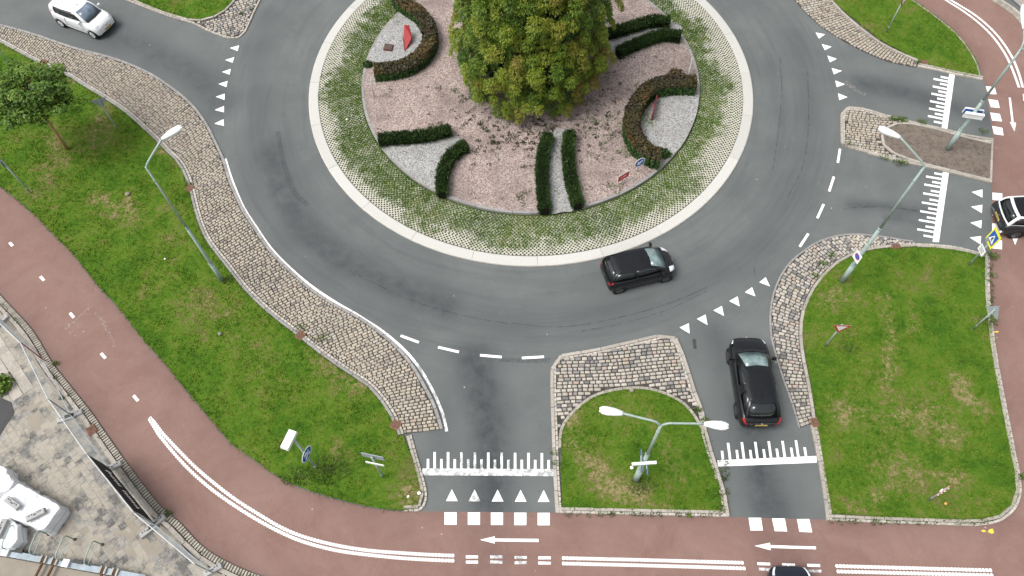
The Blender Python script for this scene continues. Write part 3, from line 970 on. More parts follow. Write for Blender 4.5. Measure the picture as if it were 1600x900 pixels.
# ---- left lawn
l_in = offset(li, -.30)
corner = gl([(630, 680), (639, 704), (649, 732), (656, 754), (660, 774), (653, 788), (637, 797)], .085)
lawn_l = l_in + corner + list(reversed(offset(gl([(-140, 186), (-60, 246), (0, 292), (37, 322), (62, 345), (87, 372), (107, 390), (125, 412), (140, 430), (155, 450), (185, 482), (220, 527), (240, 550), (260, 572), (300, 622), (345, 675), (362, 695), (400, 722), (432, 745), (465, 761), (505, 775), (550, 787), (585, 795), (617, 798)]), .03)))
DRYL = [([(150, 310), (180, 330), (210, 345)], .5, .7), ([(75, 215), (100, 240), (60, 300)], 1.0, .45), ([(520, 555), (560, 600), (540, 590)], .7, .7), ([(150, 230), (165, 160)], .7, .5), ([(70, 95), (120, 125)], .5, .7),
        ([(480, 560), (540, 585)], .5, .5), ([(640, 780), (640, 770)], .5, .9), ([(200, 310), (215, 330)], .25, 1.0), ([(255, 225), (275, 250)], .4, .6), ([(525, 700), (535, 720)], .4, .6), ([(300, 470), (420, 560)], 1.2, .25)]
DRYR = [([(1385, 470), (1388, 520), (1385, 580)], .25, 1.0), ([(1395, 580), (1375, 600)], .3, .8), ([(1495, 590), (1505, 620), (1530, 640)], .35, 1.0), ([(1330, 640), (1390, 660), (1450, 650), (1480, 680)], .9, .6), ([(1290, 470), (1310, 465)], .7, .6),
        ([(1380, 720), (1420, 740)], 1.2, .45), ([(1480, 740), (1500, 750)], .5, .6), ([(1420, 480), (1425, 520)], .2, .8), ([(1350, 790), (1370, 780)], .5, .6), ([(1305, 640), (1312, 655)], .3, .9)]
DRYM = [([(890, 690), (920, 720), (950, 760), (1000, 780)], .45, .7), ([(900, 650), (885, 680)], .5, .6), ([(1040, 700), (1060, 740)], .6, .5), ([(960, 770), (1000, 785)], .4, .6), ([(960, 640), (1010, 660)], .8, .3)]
def mkdry(L):
    L = [([G(p) for p in a], b, c) for a, b, c in L]
    def f(P):
        o = np.zeros(len(P))
        for ln, hw, s in L:
            o = np.maximum(o, s * np.exp(-(segdist(P, ln) / hw) ** 2))
        return o
    return f
dl, dr, dm = mkdry(DRYL), mkdry(DRYR), mkdry(DRYM)
lawn(lawn_l, label='long sloping lawn between the sett strip and the red path on the left', dry=dl)
blades(lawn_l, 90, dry=dl)
cout = gl([(643, 679), (653, 715), (662, 746), (668, 774), (665, 790), (655, 799), (630, 799)], .05)
kerb(cout, 'pale block kerb round the tip of the left lawn', .11, .22, .075, -1, 'block', [(.12, .6, .10, 'kerb', -.115)])

# ---- middle splitter island at the bottom
mo = gs([(868, 801.5), (864, 735), (862, 675), (860, 620), (860, 572)], .05) + gl([(860, 572), (863, 560), (874, 554)], .05)[1:] + gl([(874, 554), (925, 546), (975, 535), (1035, 521)], .05)[1:] + gl([(1035, 521), (1051, 521.5), (1060, 530)], .05)[1:] + gl([(1060, 530), (1072, 562), (1087, 610), (1102, 650), (1105, 677), (1122, 732), (1135, 775), (1140, 807)], .05)[1:]
ma = gl([(877, 700), (878, 675), (884, 661), (900, 642), (925, 622), (955, 612), (990, 608), (1020, 610), (1040, 617), (1065, 630), (1083, 650), (1098, 676)], .085)
ml = offset(gs([(879, 795), (876, 737), (877, 700)], .085), 0) + ma[1:] + gs([(1112, 725), (1125, 762), (1133, 800)], .085)
bed = offset(mo, -.05)
mp_ = [p for p in offset(mo, -.17)]
marc = offset(ma, .16)
# sett outline: outer kerb inner edge minus the lawn
cutL = min(range(len(mp_)), key=lambda i: (mp_[i] - G((872, 700), .08)).length)
cutR = max(i for i in range(len(mp_)) if mp_[i].y > G((1100, 672)).y and mp_[i].x > 3)
sett_m = mp_[cutL:cutR + 1] + list(reversed(marc))
mm = course_poly(sett_m, R(3))
apron('grey and tan setts at the head of the middle traffic island', mm, 'sett_grey', mp_[cutL:cutR + 1] + list(reversed(ma)))
kerb(mo, 'concrete kerb round the middle traffic island', .15, .9, .10, -1, 'kerb', [(.10, .22, .088, 'block', -.16)])
kerb(ma, 'curved kerb between setts and lawn of the middle island', .13, .4, .105, 1, 'kerb')
kerb(gs([(1140, 807.5), (1000, 804.5), (868, 801.5)], .05), 'pale block edge along the bottom of the middle island', .11, .35, .075, -1, 'block', [(.12, .8, .10, 'kerb', -.115)])
lawn(ml, label='lawn of the middle traffic island below the setts', dry=dm)
blades(ml, 95, dry=dm)

# ---- right island
RO = [(1427, 378), (1412, 376), (1375, 370), (1337, 366.5), (1307, 369.5), (1282, 377), (1259, 391), (1238, 408.5), (1224, 427), (1213, 450), (1206.5, 478), (1205.5, 508.5), (1209, 536.5), (1215, 557), (1227, 595), (1240, 630), (1251, 668)]
RI = [(1432, 381), (1414, 382), (1390, 383), (1355, 387.5), (1322, 399), (1299, 414), (1283, 430), (1268, 450), (1258, 470), (1252, 487), (1248.5, 513), (1251, 550), (1259, 590), (1265, 625), (1270, 660)]
ro, ri = gl(RO, .06), gl(RI, .08)
def align(a, b):
    return a, b
apron('curved apron of pale setts round the left side of the right island', course_strip(ri, ro, .17, .255), 'sett_grey', ro + list(reversed(ri)))
kerb(ro, 'low stone edge along the road side of the right sett apron', .09, .55, .055, -1, 'kerb_grey')
rg = gl([(1279, 675), (1275, 647), (1267, 600), (1259, 557), (1254.5, 512), (1260, 477), (1277, 446), (1290, 427), (1312, 410), (1340, 398), (1362, 391), (1400, 387), (1450, 387), (1487, 390), (1525, 397), (1539, 402)], .085)
rr = gl([(1539, 402), (1540, 450), (1547, 512), (1555, 567), (1562, 612), (1572, 662), (1578, 685), (1583, 712), (1590, 750), (1589, 778), (1575, 796), (1550, 808), (1512, 811)], .085)
lr = rg + rr[1:] + gs([(1450, 810), (1375, 807), (1300, 802), (1295, 770), (1287, 725)], .085)
lawn(lr, label='broad lawn of the right island beside the red path', dry=dr)
blades(lr, 90, dry=dr)
kerb(ri, 'concrete kerb between right sett apron and its lawn', .14, .7, .11, 1, 'kerb')
kerb(gs([(1266, 664), (1279, 725), (1287, 780), (1291, 812)], .05), 'concrete kerb down the lower left side of the right island', .15, .8, .105, 1, 'kerb', [(.13, .23, .075, 'block', .155)])
rb = gs([(1291, 813), (1375, 817), (1462, 820)], .05) + gl([(1525, 822), (1562, 816), (1588, 795), (1596, 775), (1595, 745), (1588, 712), (1581, 675), (1571, 625), (1560, 567), (1552, 512), (1546.5, 450), (1547, 398)], .05)
kerb(rb, 'pale block edge round the right island beside the red path', .11, .27, .075, 1, 'block', [(.12, .8, .105, 'kerb', .115)])
kerb(gl([(1432, 380), (1465, 381.5), (1500, 386), (1532, 394.5), (1546, 398)], .06), 'concrete edge along the top of the right island', .11, .3, .075, -1, 'block', [(.12, .8, .105, 'kerb', -.115)])

# ---- splitter island on the right arm with a bare soil bed
so_ = gl([(1550, 286), (1512, 277), (1475, 267.5), (1440, 260), (1400, 252), (1360, 241), (1325, 231), (1314, 225)], .05) + gs([(1313, 200)], .05) + gl([(1313, 178), (1319, 168), (1332, 166), (1360, 172), (1390, 181.5), (1420, 188.5), (1475, 201), (1512, 211), (1552, 217)], .05)
sb = gl([(1547, 281), (1500, 269), (1450, 256), (1417, 246), (1395, 237), (1383, 227), (1379, 214), (1382, 205), (1393, 196.5), (1409, 192.5), (1427, 195), (1465, 203.5), (1502, 214), (1548, 225)], .08)
sbed = sheet('soil_bed', sb, .075, M['soil'], grid=.35, bumpy=.03)
struct(sbed, 'bare brown soil bed on the right traffic island')
so_in = offset(so_, -.16)
sarc = offset(sb, .15)
sett_s = [p for p in so_in if p.x < G((1400, 215)).x] 
i0 = min(range(len(sarc)), key=lambda i: (sarc[i] - G((1400, 247), .08)).length); i1 = min(range(len(sarc)), key=lambda i: (sarc[i] - G((1400, 186), .08)).length)
sett_s = sett_s + list(reversed(sarc[i0:i1 + 1]))
apron('tan setts at the rounded head of the right traffic island', course_poly(sett_s, R(-8), .17, .25), 'sett_warm', [p for p in so_in if p.x < G((1400, 215)).x] + list(reversed(sb[i0:i1 + 1])))
kerb(so_, 'concrete kerb round the right traffic island', .13, .7, .10, -1, 'kerb', [(.10, .25, .08, 'block', -.14)])
kerb(sb, 'curved kerb round the bare soil bed', .13, .7, .11, 1, 'kerb')
kerb(gs([(1552, 217), (1549.5, 286)], .05), 'straight kerb at the path end of the right traffic island', .11, .8, .1, -1, 'kerb')

# ---- top right island
TO = [(1190, -60), (1242, 0), (1260, 20), (1282, 40), (1300, 52), (1325, 67), (1355, 82), (1390, 96), (1432, 104.5)]
TI = [(1250, -60), (1297, 0), (1317, 22), (1340, 42), (1370, 65), (1400, 81), (1434, 96)]
to_, ti = gl(TO, .06), gl(TI, .08)
apron('strip of yellowish setts along the top right island', course_strip(ti, to_, .18, .27), 'sett_warm', to_ + list(reversed(ti)))
kerb(ti, 'kerb between the top right setts and their lawn', .14, .8, .11, 1, 'kerb')
kerb(gl([(1434, 104), (1467, 110.5), (1490, 116), (1536, 125)], .05), 'kerb along the road at the tip of the top right island', .13, .5, .09, 1, 'block', [(.12, .8, .105, 'kerb', .135)])
tg = gl([(1255, -60), (1302, 0), (1325, 22), (1350, 42), (1380, 65), (1410, 80.5), (1437, 95), (1465, 105), (1500, 114.5), (1532, 119)], .085)
tr = gl([(1532, 119), (1526, 97), (1511, 72), (1489, 47), (1464, 27), (1434, 5), (1389, -25), (1330, -58)], .085)
lt = tg + tr[1:]
lawn(lt, label='bright green lawn of the top right island')
blades(lt, 75)
kerb(list(reversed(tr)), 'thin concrete edge between top right lawn and red path', .07, .9, .095, -1, 'kerb')

# ---- top left island
ol = gl([(150, -22), (197, 0), (225, 11), (262, 25), (300, 36), (325, 48.5), (357, 60), (372, 60), (382, 52), (392, 32), (402, 10), (420, -25)], .05)
tl_ = gl([(165, -22), (212, 0), (240, 12), (275, 24), (307, 31), (332, 26), (355, 12), (366, -3), (375, -25)], .085)
lawn(tl_, label='small corner of lawn at the top left')
blades(tl_, 75)
kt = offset(tl_, -.01)
k0 = min(range(len(tl_)), key=lambda i: (tl_[i] - G((300, 30), .08)).length)
ol_in = offset(ol, .12)
j0 = min(range(len(ol_in)), key=lambda i: (ol_in[i] - G((306, 38), .08)).length)
st_tl = ol_in[j0:] + list(reversed(offset(tl_, -.16)[k0:]))
apron('wedge of setts at the tip of the top left island', course_poly(st_tl, R(25), .18, .25), 'sett_grey', ol_in[j0:] + list(reversed(tl_[k0:])))
kerb(tl_, 'pale kerb round the top left lawn', .13, .8, .115, -1, 'kerb')
kerb(ol, 'pale block edge of the top left island', .11, .27, .08, 1, 'block')

# ================================================================== ROUNDABOUT
RC = Vector((1.287, 32.02, 0))
def ring_pt(r, a, z):
    return Vector((RC.x + r * math.cos(a), RC.y + r * math.sin(a), z))
rb_ = sheet('paver_bedding', [ring_pt(12.05, 2 * math.pi * i / 160, 0) for i in range(160)], .012, M['cell_soil'], grid=.6)
struct(rb_, 'soil under the grass pavers of the roundabout')
# white band of long concrete slabs
def ring_line(r, z=0, n=240):
    return [ring_pt(r, -2 * math.pi * i / n, z) for i in range(n + 1)]
wb = empty('concrete_ring'); struct(wb, 'white concrete band round the roundabout')
for i in range(24):
    a0, a1 = 2 * math.pi * i / 24 + .0006, 2 * math.pi * (i + 1) / 24 - .0006
    m = MB()
    n = 9
    prof = [(11.98, .0), (12.0, .085), (12.03, .095), (12.5, .08), (12.54, .065), (12.55, 0)]
    vs = [ring_pt(r, a0 + (a1 - a0) * j / n, z) for j in range(n + 1) for r, z in prof]
    kq = len(prof)
    fs = [(j * kq + p, j * kq + p + 1, (j + 1) * kq + p + 1, (j + 1) * kq + p) for j in range(n) for p in range(kq - 1)]
    fs += [tuple(range(kq)), tuple(n * kq + p for p in range(kq))]
    m.add(vs, fs)
    m.build('ring_slab', M['white_concrete'], wb)
place_stones(wb, 'edging_block', row_of(ring_line(12.565), .10, .36, .035, side=-1, gap=.015), ST['block'])

# grass pavers: concrete lattice stones with open cells
def paver_mesh(w0, w1, d):
    """radial from 0 to d (y), width w0 at y=0 and w1 at y=d"""
    nx, ny = 4, 6
    vs, fs = [], []
    def P(u, v, z):
        wv = w0 + (w1 - w0) * v
        return ((u - .5) * wv, v * d, z)
    for i in range(nx):
        for j in range(ny):
            u0, u1, v0, v1 = i / nx, (i + 1) / nx, j / ny, (j + 1) / ny
            o = len(vs)
            if (i + j) % 2:
                vs += [P(u0, v0, 0), P(u1, v0, 0), P(u1, v1, 0), P(u0, v1, 0)]
                fs.append((o, o + 1, o + 2, o + 3))
                continue
            cu, cv = (u0 + u1) / 2, (v0 + v1) / 2
            du, dv_ = (u1 - u0) / 2, (v1 - v0) / 2
            sq = [(-1, -1), (0, -1), (1, -1), (1, 0), (1, 1), (0, 1), (-1, 1), (-1, 0)]
            oc = [(-.68, -.68), (0, -.92), (.68, -.68), (.92, 0), (.68, .68), (0, .92), (-.68, .68), (-.92, 0)]
            vs += [P(cu + a * du, cv + b * dv_, 0) for a, b in sq] + [P(cu + a * du, cv + b * dv_, 0) for a, b in oc] + [P(cu + a * du * .8, cv + b * dv_ * .8, -.075) for a, b in oc]
            for q in range(8):
                r2 = (q + 1) % 8
                fs += [(o + q, o + r2, o + 8 + r2, o + 8 + q), (o + 8 + q, o + 8 + r2, o + 16 + r2, o + 16 + q)]
    o = len(vs)
    vs += [P(0, 0, 0), P(1, 0, 0), P(1, 1, 0), P(0, 1, 0), P(0, 0, -.09), P(1, 0, -.09), P(1, 1, -.09), P(0, 1, -.09)]
    fs += [(o + a, o + 4 + a, o + 4 + (a + 1) % 4, o + (a + 1) % 4) for a in range(4)]
    me = bpy.data.meshes.new('grass_paver')
    me.from_pydata(vs, [], fs); me.update()
    me.materials.append(M['grass_paver']); me.materials.append(M['cell_soil'])
    for p in me.polygons:
        if abs(p.normal.z) < .5: p.material_index = 1  # steep concrete faces take the dark bedding colour so the holes stand out
    return me
pv = empty('grass_paver_ring'); struct(pv, 'ring of concrete grass pavers round the planted bed')
pvs = []
r0 = 9.60
rows = 4
d_row = (11.975 - r0) / rows
for q in range(rows):
    ra, rb2 = r0 + q * d_row + .006, r0 + (q + 1) * d_row - .006
    n = round(2 * math.pi * rb2 / .40)
    base = paver_mesh(2 * math.pi * ra / n - .012, 2 * math.pi * rb2 / n - .012, rb2 - ra)
    sh = random.random()
    for i in range(n):
        a = 2 * math.pi * (i + sh) / n
        p = ring_pt(ra, a, .092 + random.uniform(-.006, .004))
        pvs.append((base, Matrix.Translation(p) @ Matrix.Rotation(a - math.pi / 2, 4, 'Z')))
vis = [t for t in pvs if in_view(t[1].translation, 5)]
vis.sort(key=lambda t: (t[1].translation - Vector((0, 0, CAM_H))).length)
for b, m in vis[:300]:
    o = link('grass_paver', b, pv); o.matrix_local = m
V, F = [], []
ids = set(id(t) for t in vis[:300])
for t in pvs:
    if id(t) in ids:
        continue
    b, m = t
    o = len(V)
    V += [m @ v.co for v in b.vertices]
    F += [tuple(i + o for i in p.vertices) for p in b.polygons]
me = bpy.data.meshes.new('grass_pavers'); me.from_pydata(V, [], F); me.update(); me.materials.append(M['grass_paver']); me.materials.append(M['cell_soil'])
for p in me.polygons:
    if abs(p.normal.z) < .5: p.material_index = 1
o = link('grass_pavers_further_off', me, pv); o['kind'] = 'stuff'
# grass growing in and over the pavers, thick on the inner side
n = 150000
aa = rng.uniform(0, 2 * math.pi, n); rr_ = np.sqrt(rng.uniform(9.55 ** 2, 12.0 ** 2, n))
gx, gy = RC.x + rr_ * np.cos(aa), RC.y + rr_ * np.sin(aa)
nz = np.array([noise.noise((a * .4, b * .4, 1)) + .7 * noise.noise((a * 2.2, b * 2.2, 5)) + .35 * noise.noise((a * 5, b * 5, 9)) for a, b in zip(gx, gy)])
t = (rr_ - 9.55) / 2.45
keep = (.90 - t * 1.18 + nz * .40 + .22 * np.sin(aa * 1.0 + .6) * -1 + rng.normal(0, .10, n)) > .16
GRASS.append((gx[keep], gy[keep], np.full(keep.sum(), .075), np.full(keep.sum(), .8), np.clip(nz[keep] * -.2 - .15, -.3, .2)))
keep2 = (~keep) & (rng.uniform(0, 1, n) < .10)
GRASS.append((gx[keep2], gy[keep2], np.full(keep2.sum(), .012), np.full(keep2.sum(), .38), np.full(keep2.sum(), .3)))

# planted bed
ZB = .24
bedk = kerb(ring_line(9.56), 'grey concrete kerb round the planted roundabout bed', .16, .95, .26, -1, 'kerb_grey')
bed_o = sheet('gravel_bed', [ring_pt(9.42, 2 * math.pi * i / 120, 0) for i in range(120)], ZB, M['pink'], grid=.7, bumpy=.03)
struct(bed_o, 'pink gravel bed in the middle of the roundabout')
def wgrav(px, label):
    o = sheet('white_gravel_bed', cr(gs(px, ZB), .25, True), ZB + .03, M['white_gravel'], grid=.5, bumpy=.02)
    struct(o, label)
def clipbed(px):
    return px
wgrav([(624, 20), (640, 24), (657, 42), (662, 64), (648, 88), (620, 98), (590, 98), (576, 90), (597, 52)], 'white gravel patch inside the left U shaped hedge')
wgrav([(1005, 165), (1030, 145), (1060, 147), (1089, 147), (1089, 175), (1073, 215), (1056, 238), (1040, 243), (1018, 226), (1003, 208), (1000, 185)], 'white gravel patch inside the right U shaped hedge')
wgrav([(598, 230), (625, 226), (660, 224), (700, 208), (722, 222), (704, 240), (694, 262), (682, 294), (655, 282), (622, 256)], 'white gravel wedge between two dark hedges at lower left')
wgrav([(860, 207), (888, 204), (884, 240), (888, 275), (900, 326), (880, 331), (856, 331), (852, 280), (855, 235)], 'white gravel strip between two dark hedges at the bottom')
wgrav([(945, 68), (1000, 48), (1050, 37), (1066, 45), (1040, 56), (1000, 64), (960, 84)], 'narrow white gravel strip between two dark hedges at upper right')

# ------------------------------------------------------------------ hedges
def hedge(name, px, wd, ht, mat, label, group, tint=(.3, .7), leafsize=.075, dens=520, side_mat=None, spiky=False, wob=.06):
    zt = ZB + ht
    ln = cr(gs(px, zt), .12)
    base = ln[len(ln) // 2]
    root = empty(name, (base.x, base.y, ZB), 0, label, 'hedge', group)
    off = Vector((base.x, base.y, ZB))
    # inner dark body
    m = MB()
    prof = [(-.40, 0), (-.44, .45), (-.40, .84), (-.24, .92), (.24, .92), (.40, .84), (.44, .45), (.40, 0)]
    rings = []
    L = resample(ln, .2)
    N = [(b - a) for a, b in zip(offset(L, -.5), offset(L, .5))]
    for p, nn in zip(L, N):
        wv = wd * (1 + wob * noise.noise((p.x * 2, p.y * 2, 0)))
        rings.append([Vector((p.x, p.y, ZB)) - off + nn * (a * wv) + Vector((0, 0, b * ht)) for a, b in prof])
    kq = len(prof)
    vs = [v for r in rings for v in r]
    fs = [(i * kq + j, i * kq + j + 1, (i + 1) * kq + j + 1, (i + 1) * kq + j) for i in range(len(rings) - 1) for j in range(kq - 1)]
    fs += [tuple(range(kq)), tuple((len(rings) - 1) * kq + j for j in range(kq))]
    m.add(vs, fs)
    m.build('twigs', M['core'], root)
    # leaves over the top, the sides and the ends
    total = sum((b - a).length for a, b in zip(L, L[1:]))
    n = int(total * (wd + 2 * ht) * dens)
    s = rng.uniform(0, len(L) - 1, n)
    i = np.minimum(s.astype(int), len(L) - 2); f = s - i
    LP = np.array([p[:] for p in L]); NN = np.array([v[:] for v in N])
    c = LP[i] * (1 - f[:, None]) + LP[i + 1] * f[:, None]
    nn = NN[i]
    peri = rng.uniform(-(ht + wd / 2), ht + wd / 2, n)
    top = np.abs(peri) < wd / 2
    lat = np.where(top, peri, np.sign(peri) * wd / 2)
    zz = np.where(top, ht, ht - (np.abs(peri) - wd / 2))
    # round the shoulders
    ed = np.clip((np.abs(lat) / (wd / 2) - .6) / .4, 0, 1); zz = np.where(top, ht - .10 * ht * ed ** 2, zz)
    bump_ = np.array([noise.noise((a[0] * 3.2, a[1] * 3.2, b * 3)) for a, b in zip(c + nn * lat[:, None], zz)])
    depth = rng.uniform(-.10, .05, n) + bump_ * wob
    P = c + nn * (lat + np.sign(lat) * np.where(top, 0, depth))[:, None]
    P[:, 2] = ZB + np.where(top, zz + depth, zz)
    # ends
    end = rng.uniform(0, 1, n) < .25 * wd / max(total, .1)
    tvec = np.where((s < (len(L) - 1) / 2)[:, None], LP[0] - LP[1], LP[-1] - LP[-2])
    Nr = np.where(top[:, None], np.array([0, 0, 1.0]), nn * np.sign(lat)[:, None] + np.array([0, 0, .4]))
    Nr = Nr + rng.normal(0, .55, Nr.shape)
    P -= np.array(off[:])
    patch = np.array([noise.noise((a[0] * .8 + base.x, a[1] * .8 + base.y, 4)) for a in P])
    tn = np.clip(tint[0] + (tint[1] - tint[0]) * (patch * .9 + .5), 0, 1)
    if side_mat is not None:
        sd_ = ~top & (zz < ht * .8)
        me = leaf_mesh('side_leaves', P[sd_], Nr[sd_], rng.uniform(.6, 1.3, sd_.sum()) * leafsize, side_mat, rng.uniform(.25, .75, sd_.sum()))
        link('side_leaves', me, root)
        P, Nr, tn = P[~sd_], Nr[~sd_], tn[~sd_]
    if spiky:
        me = spikes('leaves', P, Nr * np.array([1, 1, 1]) + np.array([0, 0, .4]), rng.uniform(.8, 1.7, len(P)) * leafsize * 1.7, leafsize * .8, mat, tn)
    else:
        me = leaf_mesh('leaves', P, Nr, rng.uniform(.6, 1.3, len(P)) * leafsize, mat, tn)
    link('leaves', me, root)
    return root
DG = 'clipped dark green hedges on the roundabout'
H = lambda px, lab: hedge('evergreen_hedge', px, .50, .54, M['thuja'], lab, DG, (.3, .75), .065, 640, None, True)
H([(590, 214), (620, 211), (660, 208), (690, 202), (704, 198)], 'dark green clipped hedge along the top of the lower left white gravel wedge')
H([(729, 222), (712, 232), (699, 246), (691, 268), (690, 300)], 'curved dark green clipped hedge right of the lower left white gravel wedge')
H([(857, 206), (850, 230), (847, 260), (848, 290), (852, 326)], 'dark green clipped hedge on the left of the bottom white gravel strip')
H([(891, 202), (888, 225), (890, 260), (896, 290), (904, 318)], 'dark green clipped hedge on the right of the bottom white gravel strip')
H([(950, 48), (985, 38), (1020, 28), (1048, 30)], 'upper of two dark green hedges right of the big tree')
H([(966, 78), (1000, 62), (1035, 50), (1065, 52)], 'lower of two dark green hedges right of the big tree')
BG = 'U shaped brown hedges on the roundabout'
hedge('barberry_hedge', [(584, 105), (612, 103), (640, 95), (660, 80), (671, 60), (668, 36), (653, 15), (634, 3), (620, -8)], .78, .72, M['barberry'], 'brown and olive U shaped hedge round the left white gravel and red sculpture', BG, (.1, .9), .075, 520, M['hedge_green'])
hedge('barberry_hedge', [(1089, 125), (1055, 124), (1022, 130), (1002, 148), (990, 172), (989, 198), (1000, 220), (1018, 236), (1034, 240)], .78, .85, M['barberry'], 'brown and purple U shaped hedge round the right white gravel patch', BG, (.1, .9), .075, 520, M['hedge_green'])

def bush(px, r, mat, tint, label, z0=ZB, name='bush', cat='bush'):
    c = G(px, z0)
    root = empty(name, c, 0, label, cat)
    m = MB(); m.tube([(0, 0, 0), (.02, .01, r * .6)], [.05, .02], 6); m.build('stem', M['bark'], root)
    n = int(1500 * r * r) + 150
    d = rng.normal(size=(n, 3)); d /= np.linalg.norm(d, axis=1, keepdims=True); d[:, 2] = np.abs(d[:, 2])
    rad = r * rng.uniform(.45, 1.05, n) * (1 + .25 * np.array([noise.noise((a * 2 + px[0], b * 2, c2 * 2)) for a, b, c2 in d]))
    P = d * rad[:, None] * np.array([1, 1, .85])
    link('leaves', leaf_mesh('leaves', P, d + rng.normal(0, .6, d.shape), rng.uniform(.05, .1, n), mat, rng.uniform(tint[0], tint[1], n)), root)
    return root
bush((1056, 121), .5, M['barberry'], (.55, .95), 'olive brown bush rising above the right U shaped hedge', ZB + .3)
bush((1039, 242), .34, M['hedge_green'], (.3, .8), 'dark green end bush below the right white gravel patch')
bush((1025, 240), .36, M['barberry'], (.7, 1.0), 'rusty brown bush at the lower end of the right U shaped hedge')
bush((575, 102), .28, M['thuja'], (.3, .8), 'small dark green bush at the left end of the left U shaped hedge')
bush((4, 603), .55, M['broadleaf'], (.3, .7), 'green shrub on the paving at the left edge', .06)
bush((1033, 141), .16, M['weed'], (.6, .9), 'spiky grey green plant inside the right U shaped hedge')

# weeds scattered through the gravel
def weeds():
    P, D, T, Ln = [], [], [], []
    def clump(c, k, r, tint):
        for _ in range(k):
            a = random.uniform(0, 6.283); q = r * math.sqrt(random.random())
            P.append((c.x + q * math.cos(a), c.y + q * math.sin(a), ZB))
            D.append((math.cos(a) * .8, math.sin(a) * .8, random.uniform(.4, 1.1)))
            T.append(min(1, max(0, tint + random.uniform(-.15, .15)))); Ln.append(random.uniform(.06, .14))
    for _ in range(230):     # brown and dark clumps south of the tree
        p = (random.gauss(825, 70), random.gauss(212, 22))
        clump(G(p, ZB), random.randint(6, 20), random.uniform(.04, .13), random.uniform(0, .3))
    for _ in range(150):     # south east, greener
        p = (random.gauss(940, 42), random.gauss(180, 40))
        clump(G(p, ZB), random.randint(6, 18), random.uniform(.05, .16), random.uniform(.1, .8))
    for _ in range(45):
        p = (random.gauss(735, 25), random.gauss(150, 20))
        clump(G(p, ZB), random.randint(8, 20), random.uniform(.06, .16), random.uniform(.3, .6))
    for c0 in ((868, 222, .6), (815, 310, .6), (960, 292, .6), (985, 240, .7), (1022, 188, .85), (1012, 196, .9), (1008, 190, .9), (620, 32, .7), (1010, 178, .85)):
        for _ in range(7):
            clump(G((c0[0] + random.gauss(0, 5), c0[1] + random.gauss(0, 6)), ZB), 16, .14, c0[2])
    for _ in range(90):
        p = (random.uniform(590, 1085), random.uniform(20, 320))
        q = G(p, ZB)
        if (q - RC).xy.length < 9.2:
            clump(q, random.randint(4, 9), random.uniform(.03, .08), random.uniform(0, .6))
    o = link('weeds', spikes('weeds', P, np.array(D), np.array(Ln), .05, M['weed'], np.array(T)))
    tag(o, 'small brown and green weeds scattered over the pink gravel', 'weeds', kind='stuff')
weeds()

